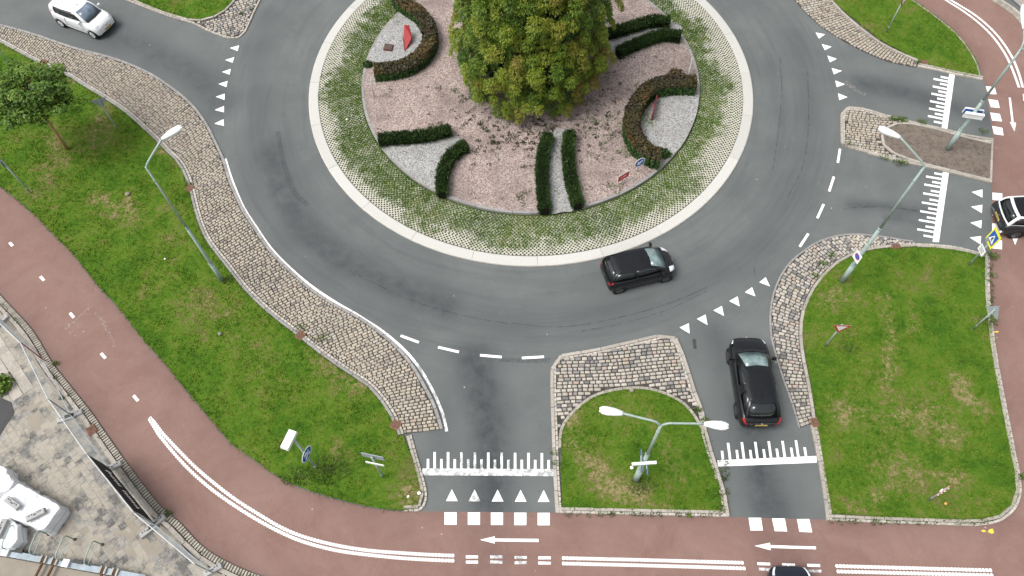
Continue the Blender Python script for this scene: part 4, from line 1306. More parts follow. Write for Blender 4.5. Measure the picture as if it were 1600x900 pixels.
# ------------------------------------------------------------------ the big conifer
def big_tree():
    base = Vector((RC.x + .08, RC.y + .15, ZB))
    root = empty('conifer_tree', base, 0, 'large yellow green conifer with broad shaggy crown in the middle of the roundabout', 'tree')
    Hh = 15.0
    m = MB(); m.tube([(0, 0, -.1), (0, 0, .5), (.03, .02, 4), (0, 0, Hh - .6)], [.42, .33, .25, .03], 12); m.build('trunk', M['bark'], root, True)
    prof_z = np.array([.4, 1.0, 2.0, 3.2, 5.0, 7.0, 9.0, 11.5, 13.5, 15.0])
    prof_r = np.array([3.35, 3.85, 4.05, 4.0, 3.65, 3.1, 2.5, 1.6, .8, .1])
    P, N, T, S = [], [], [], []
    bm_ = MB()
    z = .5
    k_ = 0
    clumps = []
    while z < 14.8:
        r = float(np.interp(z, prof_z, prof_r))
        nb = max(5, int(2 * math.pi * r / .66))
        for b in range(nb):
            a = 2 * math.pi * (b + random.uniform(-.32, .32)) / nb + k_ * .37
            lob = .985 * (1 + .20 * noise.noise((math.cos(a) * 2.2, math.sin(a) * 2.2, z * .7)) + random.uniform(-.19, .06))
            rr2 = r * lob
            zz = z + random.uniform(-.32, .32)
            tip = Vector((rr2 * math.cos(a), rr2 * math.sin(a), zz))
            clumps.append((tip, a, rr2, .40 * random.uniform(.7, 1.4)))
            if random.random() < .6:
                q = rr2 * random.uniform(.66, .82)
                clumps.append((Vector((q * math.cos(a + .1), q * math.sin(a + .1), zz + .28)), a, rr2, .38 * random.uniform(.8, 1.2)))
            if z < 9 and random.random() < .5:
                bm_.tube([(0, 0, zz - .2 * rr2 * .3), (tip.x * .5, tip.y * .5, zz + .05), (tip.x * .93, tip.y * .93, zz)], [.05, .03, .012], 5, False)
        z += .54
        k_ += 1
    for tip, a, rr2, cs in clumps:
        tint = .40 + .40 * noise.noise((tip.x * .45, tip.y * .45, tip.z * .45 + 8)) + random.gauss(0, .13)
        if tip.x > .6 and tip.y < 0 and random.random() < .35:
            tint += .28
        out = Vector((math.cos(a), math.sin(a), .25))
        nl = int(330 * (cs / .5) ** 2)
        d = rng.normal(size=(nl, 3)); d /= np.linalg.norm(d, axis=1, keepdims=True)
        d += np.array(out[:]) * .85 + np.array([0, 0, .5]); d /= np.linalg.norm(d, axis=1, keepdims=True)
        rad = cs * rng.uniform(.35, 1.0, nl) ** .4
        p = np.array(tip[:]) + d * rad[:, None] * np.array([1, 1, .75])
        p[:, 2] -= .30 * (rad / cs) ** 2 * rng.uniform(.3, 1, nl) * (d[:, 2] < .5)
        P.append(p)
        dr_ = d * np.array([1, 1, .35]) + np.array([0, 0, -.55]) + rng.normal(0, .32, (nl, 3))
        N.append(dr_); T.append(np.clip(np.full(nl, tint) + rng.normal(0, .05, nl), 0, 1)); S.append(rng.uniform(.06, .13, nl))
    P, N, T, S = map(np.concatenate, (P, N, T, S))
    keep = P[:, 2] > .12
    link('crown', spikes2('crown', P[keep], N[keep], S[keep], M['conifer'], T[keep]), root)
    bm_.build('limbs', M['bark'], root)
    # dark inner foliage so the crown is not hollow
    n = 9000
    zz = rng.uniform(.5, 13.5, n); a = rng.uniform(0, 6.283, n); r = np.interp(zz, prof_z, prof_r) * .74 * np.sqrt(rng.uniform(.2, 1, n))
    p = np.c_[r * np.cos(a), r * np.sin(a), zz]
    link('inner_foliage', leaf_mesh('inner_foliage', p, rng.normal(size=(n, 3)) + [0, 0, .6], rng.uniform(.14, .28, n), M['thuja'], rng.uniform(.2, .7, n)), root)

def spikes2(name, P, Dr, S, mat, tint):
    """flat drooping sprays: a kite of two triangles each"""
    n = len(P)
    Dr = Dr / (np.linalg.norm(Dr, axis=1, keepdims=True) + 1e-9)
    up = np.array([0, 0, 1.0]) + rng.normal(0, .45, (n, 3))
    W = np.cross(Dr, up); W /= (np.linalg.norm(W, axis=1, keepdims=True) + 1e-9)
    s = S[:, None]
    V = np.stack([P - Dr * s * .5, P - W * s * .26, P + Dr * s * .75, P + W * s * .26], 1).reshape(-1, 3)
    return np_mesh(name, V, np.arange(4 * n).reshape(n, 4), mat, False, {'tint': np.repeat(tint, 4)})
big_tree()

def small_tree():
    base = G((105, 233), .08)
    root = empty('young_tree', base, 0, 'young broadleaf tree with pale slender trunk on the left lawn', 'tree')
    top = G((60, 168), 3.3) - base
    m = MB(); m.tube([(0, 0, -.05), (top.x * .35, top.y * .35, 1.2), (top.x * .7, top.y * .7, 2.4), (top.x, top.y, 3.3), (top.x * 1.15, top.y * 1.15, 4.6)], [.10, .085, .08, .065, .02], 9); m.build('trunk', M['bark_pale'], root, True)
    cc = G((40, 148), 4.0) - base
    P, N, T, S = [], [], [], []
    lm = MB()
    for i in range(105):
        d = Vector((random.gauss(0, 1), random.gauss(0, 1), random.gauss(0, 1))).normalized()
        r = random.uniform(.45, 1.0)
        c = cc + Vector((d.x * 2.55 * r, d.y * 1.9 * r, d.z * 1.35 * r))
        lm.tube([(top.x, top.y, 3.1), tuple((Vector((top.x, top.y, 3.3)) + c) / 2 + Vector((0, 0, .15))), tuple(c)], [.035, .02, .008], 5, False)
        nl = 95
        cs = random.uniform(.32, .55)
        dd = rng.normal(size=(nl, 3)); dd /= np.linalg.norm(dd, axis=1, keepdims=True)
        P.append(np.array(c[:]) + dd * (cs * rng.uniform(.3, 1, nl) ** .5)[:, None] * np.array([1, 1, .6]))
        N.append(dd * .5 + np.array([0, 0, .9]) + rng.normal(0, .4, (nl, 3)))
        T.append(np.clip(rng.normal(.42 + .25 * noise.noise(c * .7) + random.gauss(0, .1), .06, nl), 0, 1)); S.append(rng.uniform(.05, .11, nl))
    P, N, T, S = map(np.concatenate, (P, N, T, S))
    link('crown', leaf_mesh('crown', P, N, S, M['broadleaf'], T), root)
    lm.build('limbs', M['bark'], root)
small_tree()

# ================================================================== STREET FURNITURE
def lamp_head(name, a, b, root, w_=.30):
    """shovel shaped lamp head running from a (neck) to b (nose), local to root"""
    d = (b - a); L = d.length; d.normalize()
    side = d.cross(Vector((0, 0, 1))).normalized()
    up = side.cross(d)
    prof = [(0, .07, .06), (.12, .10, .09), (.4, .15, .13), (.72, .17, .13), (.92, .145, .10), (.985, .10, .06)]
    vs, fs = [], []
    n = 12
    for t, hw, hh in prof:
        for j in range(n):
            q = 2 * math.pi * j / n
            vs.append(a + d * (t * L) + side * (math.cos(q) * hw * w_ / .30) + up * (math.sin(q) * hh * (.8 if math.sin(q) > 0 else .55)))
    for i in range(len(prof) - 1):
        fs += [(i * n + j, i * n + (j + 1) % n, (i + 1) * n + (j + 1) % n, (i + 1) * n + j) for j in range(n)]
    fs += [tuple(range(n - 1, -1, -1)), tuple((len(prof) - 1) * n + j for j in range(n))]
    m = MB(); m.add(vs, fs)
    # two rounded lobes at the nose
    for s in (-1, 1):
        c = a + d * (L * .985) + side * (s * .05)
        m.tube([c - d * .02, c + d * .03, c + d * .05], [.055, .045, .015], 8)
    o = m.build(name, M['white'], root, True)
    lens = MB(); mid = a + d * (L * .62)
    lens.box(mid.x, mid.y, mid.z - .085, L * .5, .2, .03, Matrix((d, side, up)).transposed())
    lens.build('lamp_glass', M['lamp_clear'], o)
    return o

def lamp(base_px, ztop, arms, label, rb=.10):
    base = G(base_px, .08)
    root = empty('street_lamp', base, 0, label, 'street lamp', 'street lamps round the junction')
    m = MB(); m.tube([(0, 0, -.1), (0, 0, 1.55)], rb, 14); m.build('pole_base', M['pole'], root, True)
    m = MB(); m.tube([(0, 0, 1.55), (0, 0, 1.68), (0, 0, ztop * .52)], [rb * .82, rb * .72, rb * .66], 12); m.build('pole', M['pole'], root, True)
    m = MB(); m.tube([(0, 0, ztop * .52), (0, 0, ztop)], [rb * .52, rb * .42], 10); m.build('pole_top', M['pole'], root, True)
    for z0_, z1_, r_ in ((ztop * .52 - .05, ztop * .52 + .04, rb * .72), (1.5, 1.58, rb * 1.06), (ztop * .9, ztop * .9 + .05, rb * .55)):
        m = MB(); m.tube([(0, 0, z0_), (0, 0, z1_)], r_, 12); m.build('collar', M['galv'], root, True)
    for neck, nose in arms:
        a, b = G(*neck) - base, G(*nose) - base
        p0 = Vector((0, 0, ztop - .15))
        h = Vector((a.x, a.y, 0)).normalized()
        pts = [p0, Vector((0, 0, ztop + .05)) + h * .06, Vector((0, 0, ztop + .2)) + h * .22]
        q = pts[-1]
        pts += [q.lerp(a, .5), a]
        m = MB(); m.tube(cr(pts, .15), .042, 8); m.build('arm', M['galv'], root, True)
        lamp_head('lamp_head', a, b, root)
    return root
lamp((347, 438), 8.7, [(((253, 217), 9.6), ((283, 198), 9.75))], 'tall single arm street lamp standing on the left lawn')
lr_ = lamp((1315, 440), 8.7, [(((1407, 215), 9.6), ((1374, 200), 9.75))], 'tall single arm street lamp carrying a no parking sign on the right island', .12)
lc = lamp((993, 750), 6.75, [(((974, 646), 7.0), ((938, 640), 7.1)), (((1100, 662), 7.0), ((1137, 666), 7.1))], 'double arm street lamp on the lawn of the middle island', .13)
lt_ = lamp((1480, 233), 6.95, [(((1600, 45), 7.3), ((1600, 8), 7.4)), (((1625, 100), 7.2), ((1660, 112), 7.3))], 'double arm street lamp standing in the bare soil bed', .13)

# flat plates: local x = right along the board, z = up, front faces -y
def plate(root, name, pts, c, az, mat, t=.012, yoff=0.0):
    """polygon pts (x,z) centred at c (local), board's right-hand direction az (world angle, seen from its front)"""
    rx = Vector((math.cos(az), math.sin(az), 0)); ny = Vector((math.sin(az), -math.cos(az), 0))
    n = len(pts)
    fr = [c + rx * x + Vector((0, 0, z)) + ny * (yoff + t) for x, z in pts]
    bk = [c + rx * x + Vector((0, 0, z)) + ny * yoff for x, z in pts]
    m = MB(); m.add(fr + bk, [tuple(range(n)), tuple(range(2 * n - 1, n - 1, -1))] + [(i, n + i, n + (i + 1) % n, (i + 1) % n) for i in range(n)])
    return m.build(name, mat, root)
rect = lambda w_, h_, x=0, z=0: [(x - w_ / 2, z - h_ / 2), (x + w_ / 2, z - h_ / 2), (x + w_ / 2, z + h_ / 2), (x - w_ / 2, z + h_ / 2)]
disc = lambda r, n=24: [(r * math.cos(2 * math.pi * i / n), r * math.sin(2 * math.pi * i / n)) for i in range(n)]
tri = lambda s, up=False, sc=1.0: [(-s / 2 * sc, (s * .289 * (-1 if up else 1)) * sc), (0, (s * .577 * (1 if up else -1)) * sc), (s / 2 * sc, (s * .289 * (-1 if up else 1)) * sc)]
if True:
    def ptri(*a, **k2):
        t_ = tri(*a, **k2)
        return t_ if ((t_[1][0] - t_[0][0]) * (t_[2][1] - t_[0][1]) - (t_[1][1] - t_[0][1]) * (t_[2][0] - t_[0][0])) > 0 else t_[::-1]

def post(base_px, h, label, cat='road sign', r=.038, z0=.08, name='road_sign', group=None):
    b = G(base_px, z0)
    root = empty(name, b, 0, label, cat, group)
    m = MB(); m.tube([(0, 0, -.1), (0, 0, h)], r, 10); m.build('post', M['galv'], root, True)
    m = MB(); m.tube([(0, 0, h), (0, 0, h + .02)], r * 1.15, 10); m.build('post_cap', M['galv'], root, True)
    m = MB(); m.tube([(0, 0, .35), (0, 0, .40)], r * 1.3, 10); m.build('collar', M['galv'], root, True)
    return root
def triangle_sign(root, zc, az, up=False, size=.78):
    c = Vector((0, 0, zc))
    ny = Vector((math.sin(az), -math.cos(az), 0))
    c = c + ny * .05
    plate(root, 'sign_backing', ptri(size, up), c, az, M['sign_back'], .012)
    f = plate(root, 'sign_face', ptri(size * .99, up), c, az, M['sign_red'], .006, .013)
    plate(f, 'sign_centre', ptri(size, up, sc=.62), c, az, M['sign_white'], .004, .020)
    m = MB(); b_ = c - ny * .03
    m.box(b_.x, b_.y, zc + .12, .16, .05, .04, Matrix.Rotation(az, 3, 'Z')); m.build('bracket', M['galv'], root); m = MB(); m.box(b_.x, b_.y, zc - .12, .12, .05, .04, Matrix.Rotation(az, 3, 'Z')); m.build('bracket', M['galv'], root)
pxang = lambda a, b: math.atan2((G(b) - G(a)).y, (G(b) - G(a)).x)
s = post((184, 202), 2.2, 'give way sign seen from behind on the left lawn near the sett strip'); triangle_sign(s, 2.05, pxang((142, 153), (162.5, 147.5)) + math.pi)
s = post((1289, 541), 2.15, 'red and white give way sign facing the viewer on the right island lawn'); triangle_sign(s, 2.0, pxang((1316, 507), (1339, 508)))
s = post((1385, 50), 2.4, 'give way sign seen from the front on the top right lawn'); triangle_sign(s, 2.3, pxang((1400, 2), (1416, -8)))
s = post((1520, 514), 1.9, 'triangular warning sign seen from behind at the right edge of the right island'); triangle_sign(s, 1.75, pxang((1535, 482), (1555, 505)) + math.pi, True)

# cycle path sign and lit box
s = post((495, 732), 3.75, 'blue round cycle path sign under a white lamp box on the left lawn', r=.05)
az = pxang((473, 717), (484, 694))
nyv = Vector((math.sin(az), -math.cos(az), 0))
c = Vector((0, 0, 2.05)) + nyv * .07
plate(s, 'sign_backing', disc(.37), c, az, M['sign_white'], .015)
f = plate(s, 'sign_face', disc(.325), c, az, M['sign_blue'], .006, .016)
def bike(parent, c, az, y):
    for x0 in (-.12, .12):
        plate(parent, 'symbol_wheel', [(x0 + .075 * math.cos(i * .785), -.13 + .075 * math.sin(i * .785)) for i in range(8)], c, az, M['sign_white'], .003, y)
    plate(parent, 'symbol_frame', [(-.12, -.14), (-.02, -.14), (.10, -.01), (.03, .0), (-.07, -.02)], c, az, M['sign_white'], .003, y + .001)
    plate(parent, 'symbol_moped', [(-.18, .06), (.16, .05), (.20, .12), (.02, .14), (.02, .22), (-.12, .22), (-.16, .14)], c, az, M['sign_white'], .003, y)
bike(f, c, az, .023)
m = MB()
rz = Matrix.Rotation(az, 3, 'Z')
m.box(-.16, -.03, 3.86, .78, .34, .16, rz, .94)
m.build('lamp_box', M['white'], s)
m = MB(); m.box(.02, .12, 3.86, .10, .10, .12, rz); m.build('lamp_box_clamp', M['white'], s)

s = post((598, 745), 2.7, 'grey backed direction board over a narrow white board on the left lawn', r=.045)
az = pxang((567, 710), (596, 716)) + math.pi
plate(s, 'direction_board', rect(.92, .44), Vector((0, 0, 2.6)), az, M['sign_back'], .025, .05)
plate(s, 'board_face', rect(.88, .40), Vector((0, 0, 2.6)), az, M['sign_blue'], .004, .077)
plate(s, 'lower_board', rect(.75, .16), Vector((.05, -.02, 2.15)), az, M['sign_white'], .03, -.09)

s = post((48, 301), 2.6, 'plain grey sign post at the left edge of the lawn', r=.042)
plate(s, 'sign_plate', rect(.5, .5), Vector((0, 0, 2.45)), R(-60), M['sign_back'], .012, .045)
s = post((18, 103), 2.2, 'short grey post behind the young tree on the left lawn', r=.038)
plate(s, 'sign_plate', rect(.3, .25), Vector((0, 0, 2.05)), R(160), M['sign_back'], .012, .045)

# crossing sign cluster by the right crossing
s = post((1513, 414), 2.75, 'pole with yellow edged pedestrian crossing sign beside the right crossing', r=.042)
az = R(-88)
nyv = Vector((math.sin(az), -math.cos(az), 0))
c = Vector((0, 0, 2.35)) + nyv * .05
plate(s, 'crossing_board', rect(.66, .92), c, az, M['sign_yellow'], .012)
f = plate(s, 'crossing_face', rect(.50, .66), c, az, M['sign_blue'], .004, .013)
plate(f, 'crossing_triangle', [(-.21, -.24), (.21, -.24), (0, .22)], c, az, M['sign_white'], .003, .018)
plate(f, 'crossing_walker', [(-.06, -.22), (-.02, -.1), (.07, -.22), (.03, -.05), (.06, .02), (.0, .08), (-.05, .02)], c, az, M['ink'], .003, .022)
m = MB(); m.tube([(0, 0, 2.85), (0, 0, 2.90)], .05, 8); m.build('cap_light', M['sign_white'], s)
triangle_sign(s, 1.95, R(150), False, .6)
c2 = Vector((0, 0, 1.35)) + nyv * .05
f = plate(s, 'small_plate', rect(.50, .42), c2, az, M['sign_white'], .01)
for zz, wd in ((.09, .34), (.0, .26), (-.09, .32)):
    plate(f, 'plate_print', rect(wd, .03, 0, zz), c2, az, M['ink'], .002, .011)

# no parking sign on the right lamp post
az = R(-76)
nyv = Vector((math.sin(az), -math.cos(az), 0))
zc = height_at((1315, 440), (1344, 400))
c = Vector((0, 0, zc)) + nyv * .13
f = plate(lr_, 'no_parking_sign', rect(.46, .62), c, az, M['sign_white'], .012)
f2 = plate(f, 'sign_ring', disc(.17), c + Vector((0, 0, .02)), az, M['sign_red'], .003, .013)
plate(f, 'sign_disc', disc(.145), c + Vector((0, 0, .02)), az, M['sign_blue'], .003, .017)
plate(f, 'sign_bar', [(-.11, .09), (-.09, .11), (.11, -.09), (.09, -.11)], c + Vector((0, 0, .02)), az, M['sign_red'], .003, .021)

# sign boxes on the two double lamps
def signs_mid():
    base = lc.location
    zc = 2.75
    p = G((1006, 725), zc + .3) - base
    m = MB(); m.box(p.x, p.y, zc + .30, .95, .11, .10, Matrix.Rotation(R(3), 3, 'Z')); m.build('sign_light', M['white'], lc)
    for px in ((1001.5, 722), (1009.5, 727)):
        q = G(px, zc) - base
        fr = MB(); fr.box(q.x, q.y, zc + .1, .035, .86, .24, Matrix.Rotation(R(-3), 3, 'Z')); o = fr.build('sign_board', M['sign_dull'], lc)
        tri_ = MB(); tri_.box(q.x, q.y, zc + .1, .045, .40, .14, Matrix.Rotation(R(-3), 3, 'Z')); tri_.build('board_symbol', M['sign_white'], o)
signs_mid()
def signs_far():
    base = lt_.location
    zc = height_at((1480, 233), (1521, 179))
    az_ = pxang((1505, 180), (1537, 185))
    for k2, (dy, mt) in enumerate(((.16, 'sign_blue'), (-.16, 'sign_white'))):
        rz_ = Matrix.Rotation(az_, 3, 'Z')
        v = rz_ @ Vector((0, dy, 0))
        m = MB(); m.box(v.x, v.y, zc, .86, .06, .30, rz_); o = m.build('sign_board', M[mt], lt_)
        m = MB(); m.box(v.x, v.y, zc + .172, .89, .08 if k2 == 0 else .15, .04, rz_); m.build('board_frame', M['white'], o)
        for e in (-1, 1):
            e_ = v + rz_ @ Vector((e * .445, 0, 0))
            m = MB(); m.box(e_.x, e_.y, zc, .03, .08, .30, rz_); m.build('board_edge', M['white'], o)
signs_far()

# short signs in the roundabout bed
def bed_sign(px, h, label, az, kind):
    s = post(px, h, label, r=.022, z0=ZB)
    ny_ = Vector((math.sin(az), -math.cos(az), 0))
    c = Vector((0, 0, h - .22)) + ny_ * .03
    if kind == 'red':
        plate(s, 'board', rect(.76, .48), c, az, M['sign_white'], .012)
        f = plate(s, 'board_face', rect(.70, .40, 0, -.02), c, az, M['sign_red'], .004, .013)
        plate(f, 'board_print', rect(.09, .05, -.15, -.01), c, az, M['sign_white'], .003, .018)
        plate(f, 'board_print', rect(.22, .05, .06, -.01), c, az, M['sign_white'], .003, .018)
        m = MB(); m.tube([(-.3 * math.cos(az), -.3 * math.sin(az), 0), (-.3 * math.cos(az), -.3 * math.sin(az), h - .1)], .018, 6); m.build('side_post', M['sign_white'], s)
    else:
        plate(s, 'disc_border', disc(.32), c, az, M['sign_white'], .012)
        f = plate(s, 'disc_face', disc(.275), c, az, M['sign_blue'], .004, .013)
        a_ = R(-150)
        ar = [(0.2, 0), (.02, .17), (.02, .06), (-.2, .06), (-.2, -.06), (.02, -.06), (.02, -.17)]
        plate(f, 'arrow', [(x * math.cos(a_) - z * math.sin(a_), x * math.sin(a_) + z * math.cos(a_)) for x, z in ar], c, az, M['sign_white'], .003, .018)
    return s
azb = pxang((969, 272), (986, 266))
bed_sign((972, 284), .72, 'low red board with white lettering on the pink gravel', azb + R(12), 'red')
bed_sign((996, 268), 1.0, 'low blue arrow disc beside the lower right U hedge', azb + R(6), 'blue')
bed_sign((1074, 118), 1.0, 'red board seen edge on above the right U shaped hedge', R(75), 'red')
bed_sign((585, 152), 1.35, 'blue arrow disc seen edge on below the left U shaped hedge', R(100), 'blue')

# leaning red and white marker on the right lawn
s = post((1450, 781), 1.75, 'red and white striped marker post on the lower right lawn', r=.035, name='marker_post', cat='marker post')
m = MB(); m.box(.03, .03, 1.30, .30, .03, .85, Matrix.Rotation(R(38), 3, 'Z')); o = m.build('marker_board', M['sign_red'], s)
for zz in (1.02, 1.30, 1.58):
    m = MB(); m.box(.03, .03, zz, .31, .045, .11, Matrix.Rotation(R(38), 3, 'Z')); m.build('white_stripe', M['sign_white'], o)
m = MB(); m.box(-.03, .06, 1.25, .14, .05, .1, Matrix.Rotation(R(38), 3, 'Z')); m.build('bracket', M['sign_white'], s)

# ------------------------------------------------------------------ red sculptures and plate in the bed
def sculpture(px, az, label, sc=1.0):
    b = G(px, ZB + .03)
    root = empty('red_sculpture', b, az, label, 'sculpture')
    # a folded steel blade: two leaning plates meeting along a ridge
    A, B_, C_, D_ = Vector((-.14, -.70, .02)), Vector((.28, -.02, .34)), Vector((.10, .72, .62)), Vector((-.12, .72, .66))
    E_ = Vector((-.20, .02, .36))
    for nm, pts, mt in (('blade', [A, B_, C_, D_, E_], 'sculpt'),):
        pts = [p * sc for p in pts]
        n = len(pts); dn = Vector((.03, 0, -.09)) * sc
        m = MB(); m.add(pts + [p + dn for p in pts], [tuple(range(n)), tuple(range(2 * n - 1, n - 1, -1))] + [(i, n + i, n + (i + 1) % n, (i + 1) % n) for i in range(n)])
        m.build(nm, M[mt], root)
    for p, q in ((A, E_), (B_, C_)):
        m = MB(); d = (q - p) * sc
        m.tube([p * sc + Vector((0, 0, -.03)), q * sc + Vector((0, 0, -.03))], .045, 6); m.build('edge_strip', M['sculpt_edge'], root)
    m = MB(); m.tube([(0, .5 * sc, 0), (0, .5 * sc, .55 * sc)], .05, 8); m.tube([(0, 0, 0), (0, 0, .3 * sc)], .05, 8); m.build('support', M['sculpt_edge'], root)
sculpture((637, 66), R(2), 'bright red folded steel blade standing on the left white gravel')
def slim(px0, px1):
    a, b = G(px0, ZB + .03), G(px1, ZB + .03)
    root = empty('red_sculpture', (a + b) / 2, math.atan2((b - a).y, (b - a).x), 'thin red steel panel seen edge on in the right white gravel', 'sculpture')
    L = (b - a).length
    m = MB(); m.box(-.1, 0, .32, L * .62, .05, .62); m.build('panel', M['sculpt'], root)
    m = MB(); m.box(L * .33, .0, .25, L * .34, .04, .45); m.build('end_panel', M['sculpt_edge'], root)
    m = MB(); m.box(-.1, 0, .635, L * .62, .06, .03); m.build('top_strip', M['sculpt_edge'], root)
slim((1016, 195), (1026, 152))
b = G((607, 75), ZB + .03)
root = empty('floodlight_plate', b, R(-8), 'brown square steel lid lying on the left white gravel', 'lid')
m = MB(); m.box(0, 0, .06, .50, .46, .10, None, .96); m.build('lid', M['brown_plate'], root)
m = MB(); m.box(0, 0, .0, .54, .50, .06); m.build('lid_rim', M['sculpt_edge'], root)

# drain lids
def drain(px, az, w_, l_, label, mat='drain', z=.10):
    b = G(px, z)
    root = empty('drain_lid', (b.x, b.y, 0), az, label, 'drain cover', 'drain covers by the kerbs')
    m = MB(); m.box(0, 0, z, w_, l_, .05, None, .96); m.build('lid', M[mat], root)
    m = MB()
    for i in range(5):
        m.box((i - 2) * w_ * .17, 0, z + .028, w_ * .06, l_ * .75, .008)
    m.build('slot', M['drain_dark'], root)
drain((618, 664), R(-30), .42, .42, 'round edged brown drain lid at the lower end of the left sett strip')
drain((469, 524), R(-35), .40, .40, 'brown drain lid halfway along the left sett strip')
drain((296, 294), R(70), .40, .35, 'brown drain lid by the upper bend of the left sett strip')
drain((68, 97), R(-20), .45, .35, 'brown drain lid at the top of the left lawn')
drain((1273, 660), R(-80), .42, .34, 'brown drain lid at the lower end of the right sett apron')
drain((1400, 385), R(-2), .46, .26, 'brown drain lid on the kerb at the top of the right island')
drain((1444, 97), R(-15), .42, .30, 'brown drain lid on the kerb of the top right island')
drain((1085, 537), R(88), .48, .13, 'small dark slot drain in the asphalt before the middle island', 'drain_dark', .012)
drain((143, 672), R(-50), .42, .40, 'brown drain lid between the fence and the red path', 'drain', .11)

# ================================================================== PAVEMENT AND BUILDING SITE, LOWER LEFT
border = gl([(-60, 388), (0, 460), (50, 515), (82, 567), (112, 605), (145, 647), (162, 672), (207, 735), (250, 790), (282, 817), (325, 860), (400, 897), (500, 922), (560, 932)], .05)
pave_poly = offset(border, -.5) + gs([(560, 1010), (300, 1120), (-160, 1120), (-260, 700), (-140, 420)], .05)
pav = sheet('pavement', pave_poly, .074, M['sand'], grid=.8)
struct(pav, 'sandy paved ground beside the red path at the lower left')
bk = empty('path_border'); struct(bk, 'row of pale bricks edging the red path on the lower left')
ribbon(offset(border, -.20), .44, .03, 'bedding', M['joint'], bk)
place_stones(bk, 'border_brick', row_of(border, .26, .128, .07, gap=.042, side=-1), ST['brick'])
place_stones(bk, 'kerb_stone', row_of(offset(border, -.29), .18, .98, .105, side=-1), ST['kerb'])
ang = pxang((50, 515), (207, 735))
ca, sa = math.cos(ang), math.sin(ang)
tiles = []
corner_ = G((0, 460))
for i in range(-60, 130):
    for j in range(-75, 3):
        u, v = i * .305 + (.152 if j % 2 else 0), j * .305
        x, y = corner_.x + u * ca - v * sa, corner_.y + u * sa + v * ca
        tiles.append((x, y))
tx = np.array(tiles)
ok = inside(offset(border, -.54) + gs([(560, 1010), (300, 1120), (-160, 1120), (-260, 700), (-140, 420)], .05), tx[:, 0], tx[:, 1])
keepo = []
for (x, y), o_ in zip(tiles, ok):
    if not o_ or not in_view((x, y, .08), 40):
        continue
    sink = .012 * noise.noise((x * .5, y * .5, 2))
    keepo.append(mat4((x, y, .082 + sink + random.uniform(-.006, .004)), ang + random.uniform(-.015, .015), .298 * random.choice((1, 1, 1, 1)), .298, .05, random.uniform(-.012, .012), random.uniform(-.012, .012)))
place_stones(pav, 'paving_tile', keepo, ST['tile'])
# lighter slab band towards the left edge
sl = []
for i in range(9):
    p = G((-8 + i * 6.2, 528 + i * 9.6), .1)
    for j in range(2):
        q = p + Vector((math.cos(ang - R(90)) * .5 * j, math.sin(ang - R(90)) * .5 * j, 0))
        sl.append(mat4((q.x, q.y, .10), ang, .44, .46, .05))
place_stones(pav, 'slab', sl, ST['kerb'])
dk = sheet('dark_wedge', gs([(-30, 700), (-30, 640), (2, 622), (17, 628), (22, 645), (0, 680)], .1), .10, M['drain_dark'])  # flat dark wedge lying just over the tiles
struct(dk, 'dark wedge on the paving in the corner at the left edge')
# top right pavement corner
cr_ = sheet('pavement_corner', gs([(1572, -10), (1592, 8), (1612, 30), (1640, 30), (1640, -40), (1560, -40)], .08), .08, M['tile'], grid=.4)
struct(cr_, 'sandy pavement corner at the top right')
bk2 = empty('path_border'); struct(bk2, 'row of pale bricks edging the red path at the top right')
place_stones(bk2, 'border_brick', row_of(gl([(1535, -12), (1550, 0), (1582, 22), (1600, 42), (1620, 62)], .05), .3, .125, .07, gap=.02, side=1), ST['brick'])
place_stones(bk2, 'kerb_stone', row_of(offset(gl([(1535, -12), (1550, 0), (1582, 22), (1600, 42), (1620, 62)], .05), .33), .16, .95, .1, side=1), ST['kerb'])

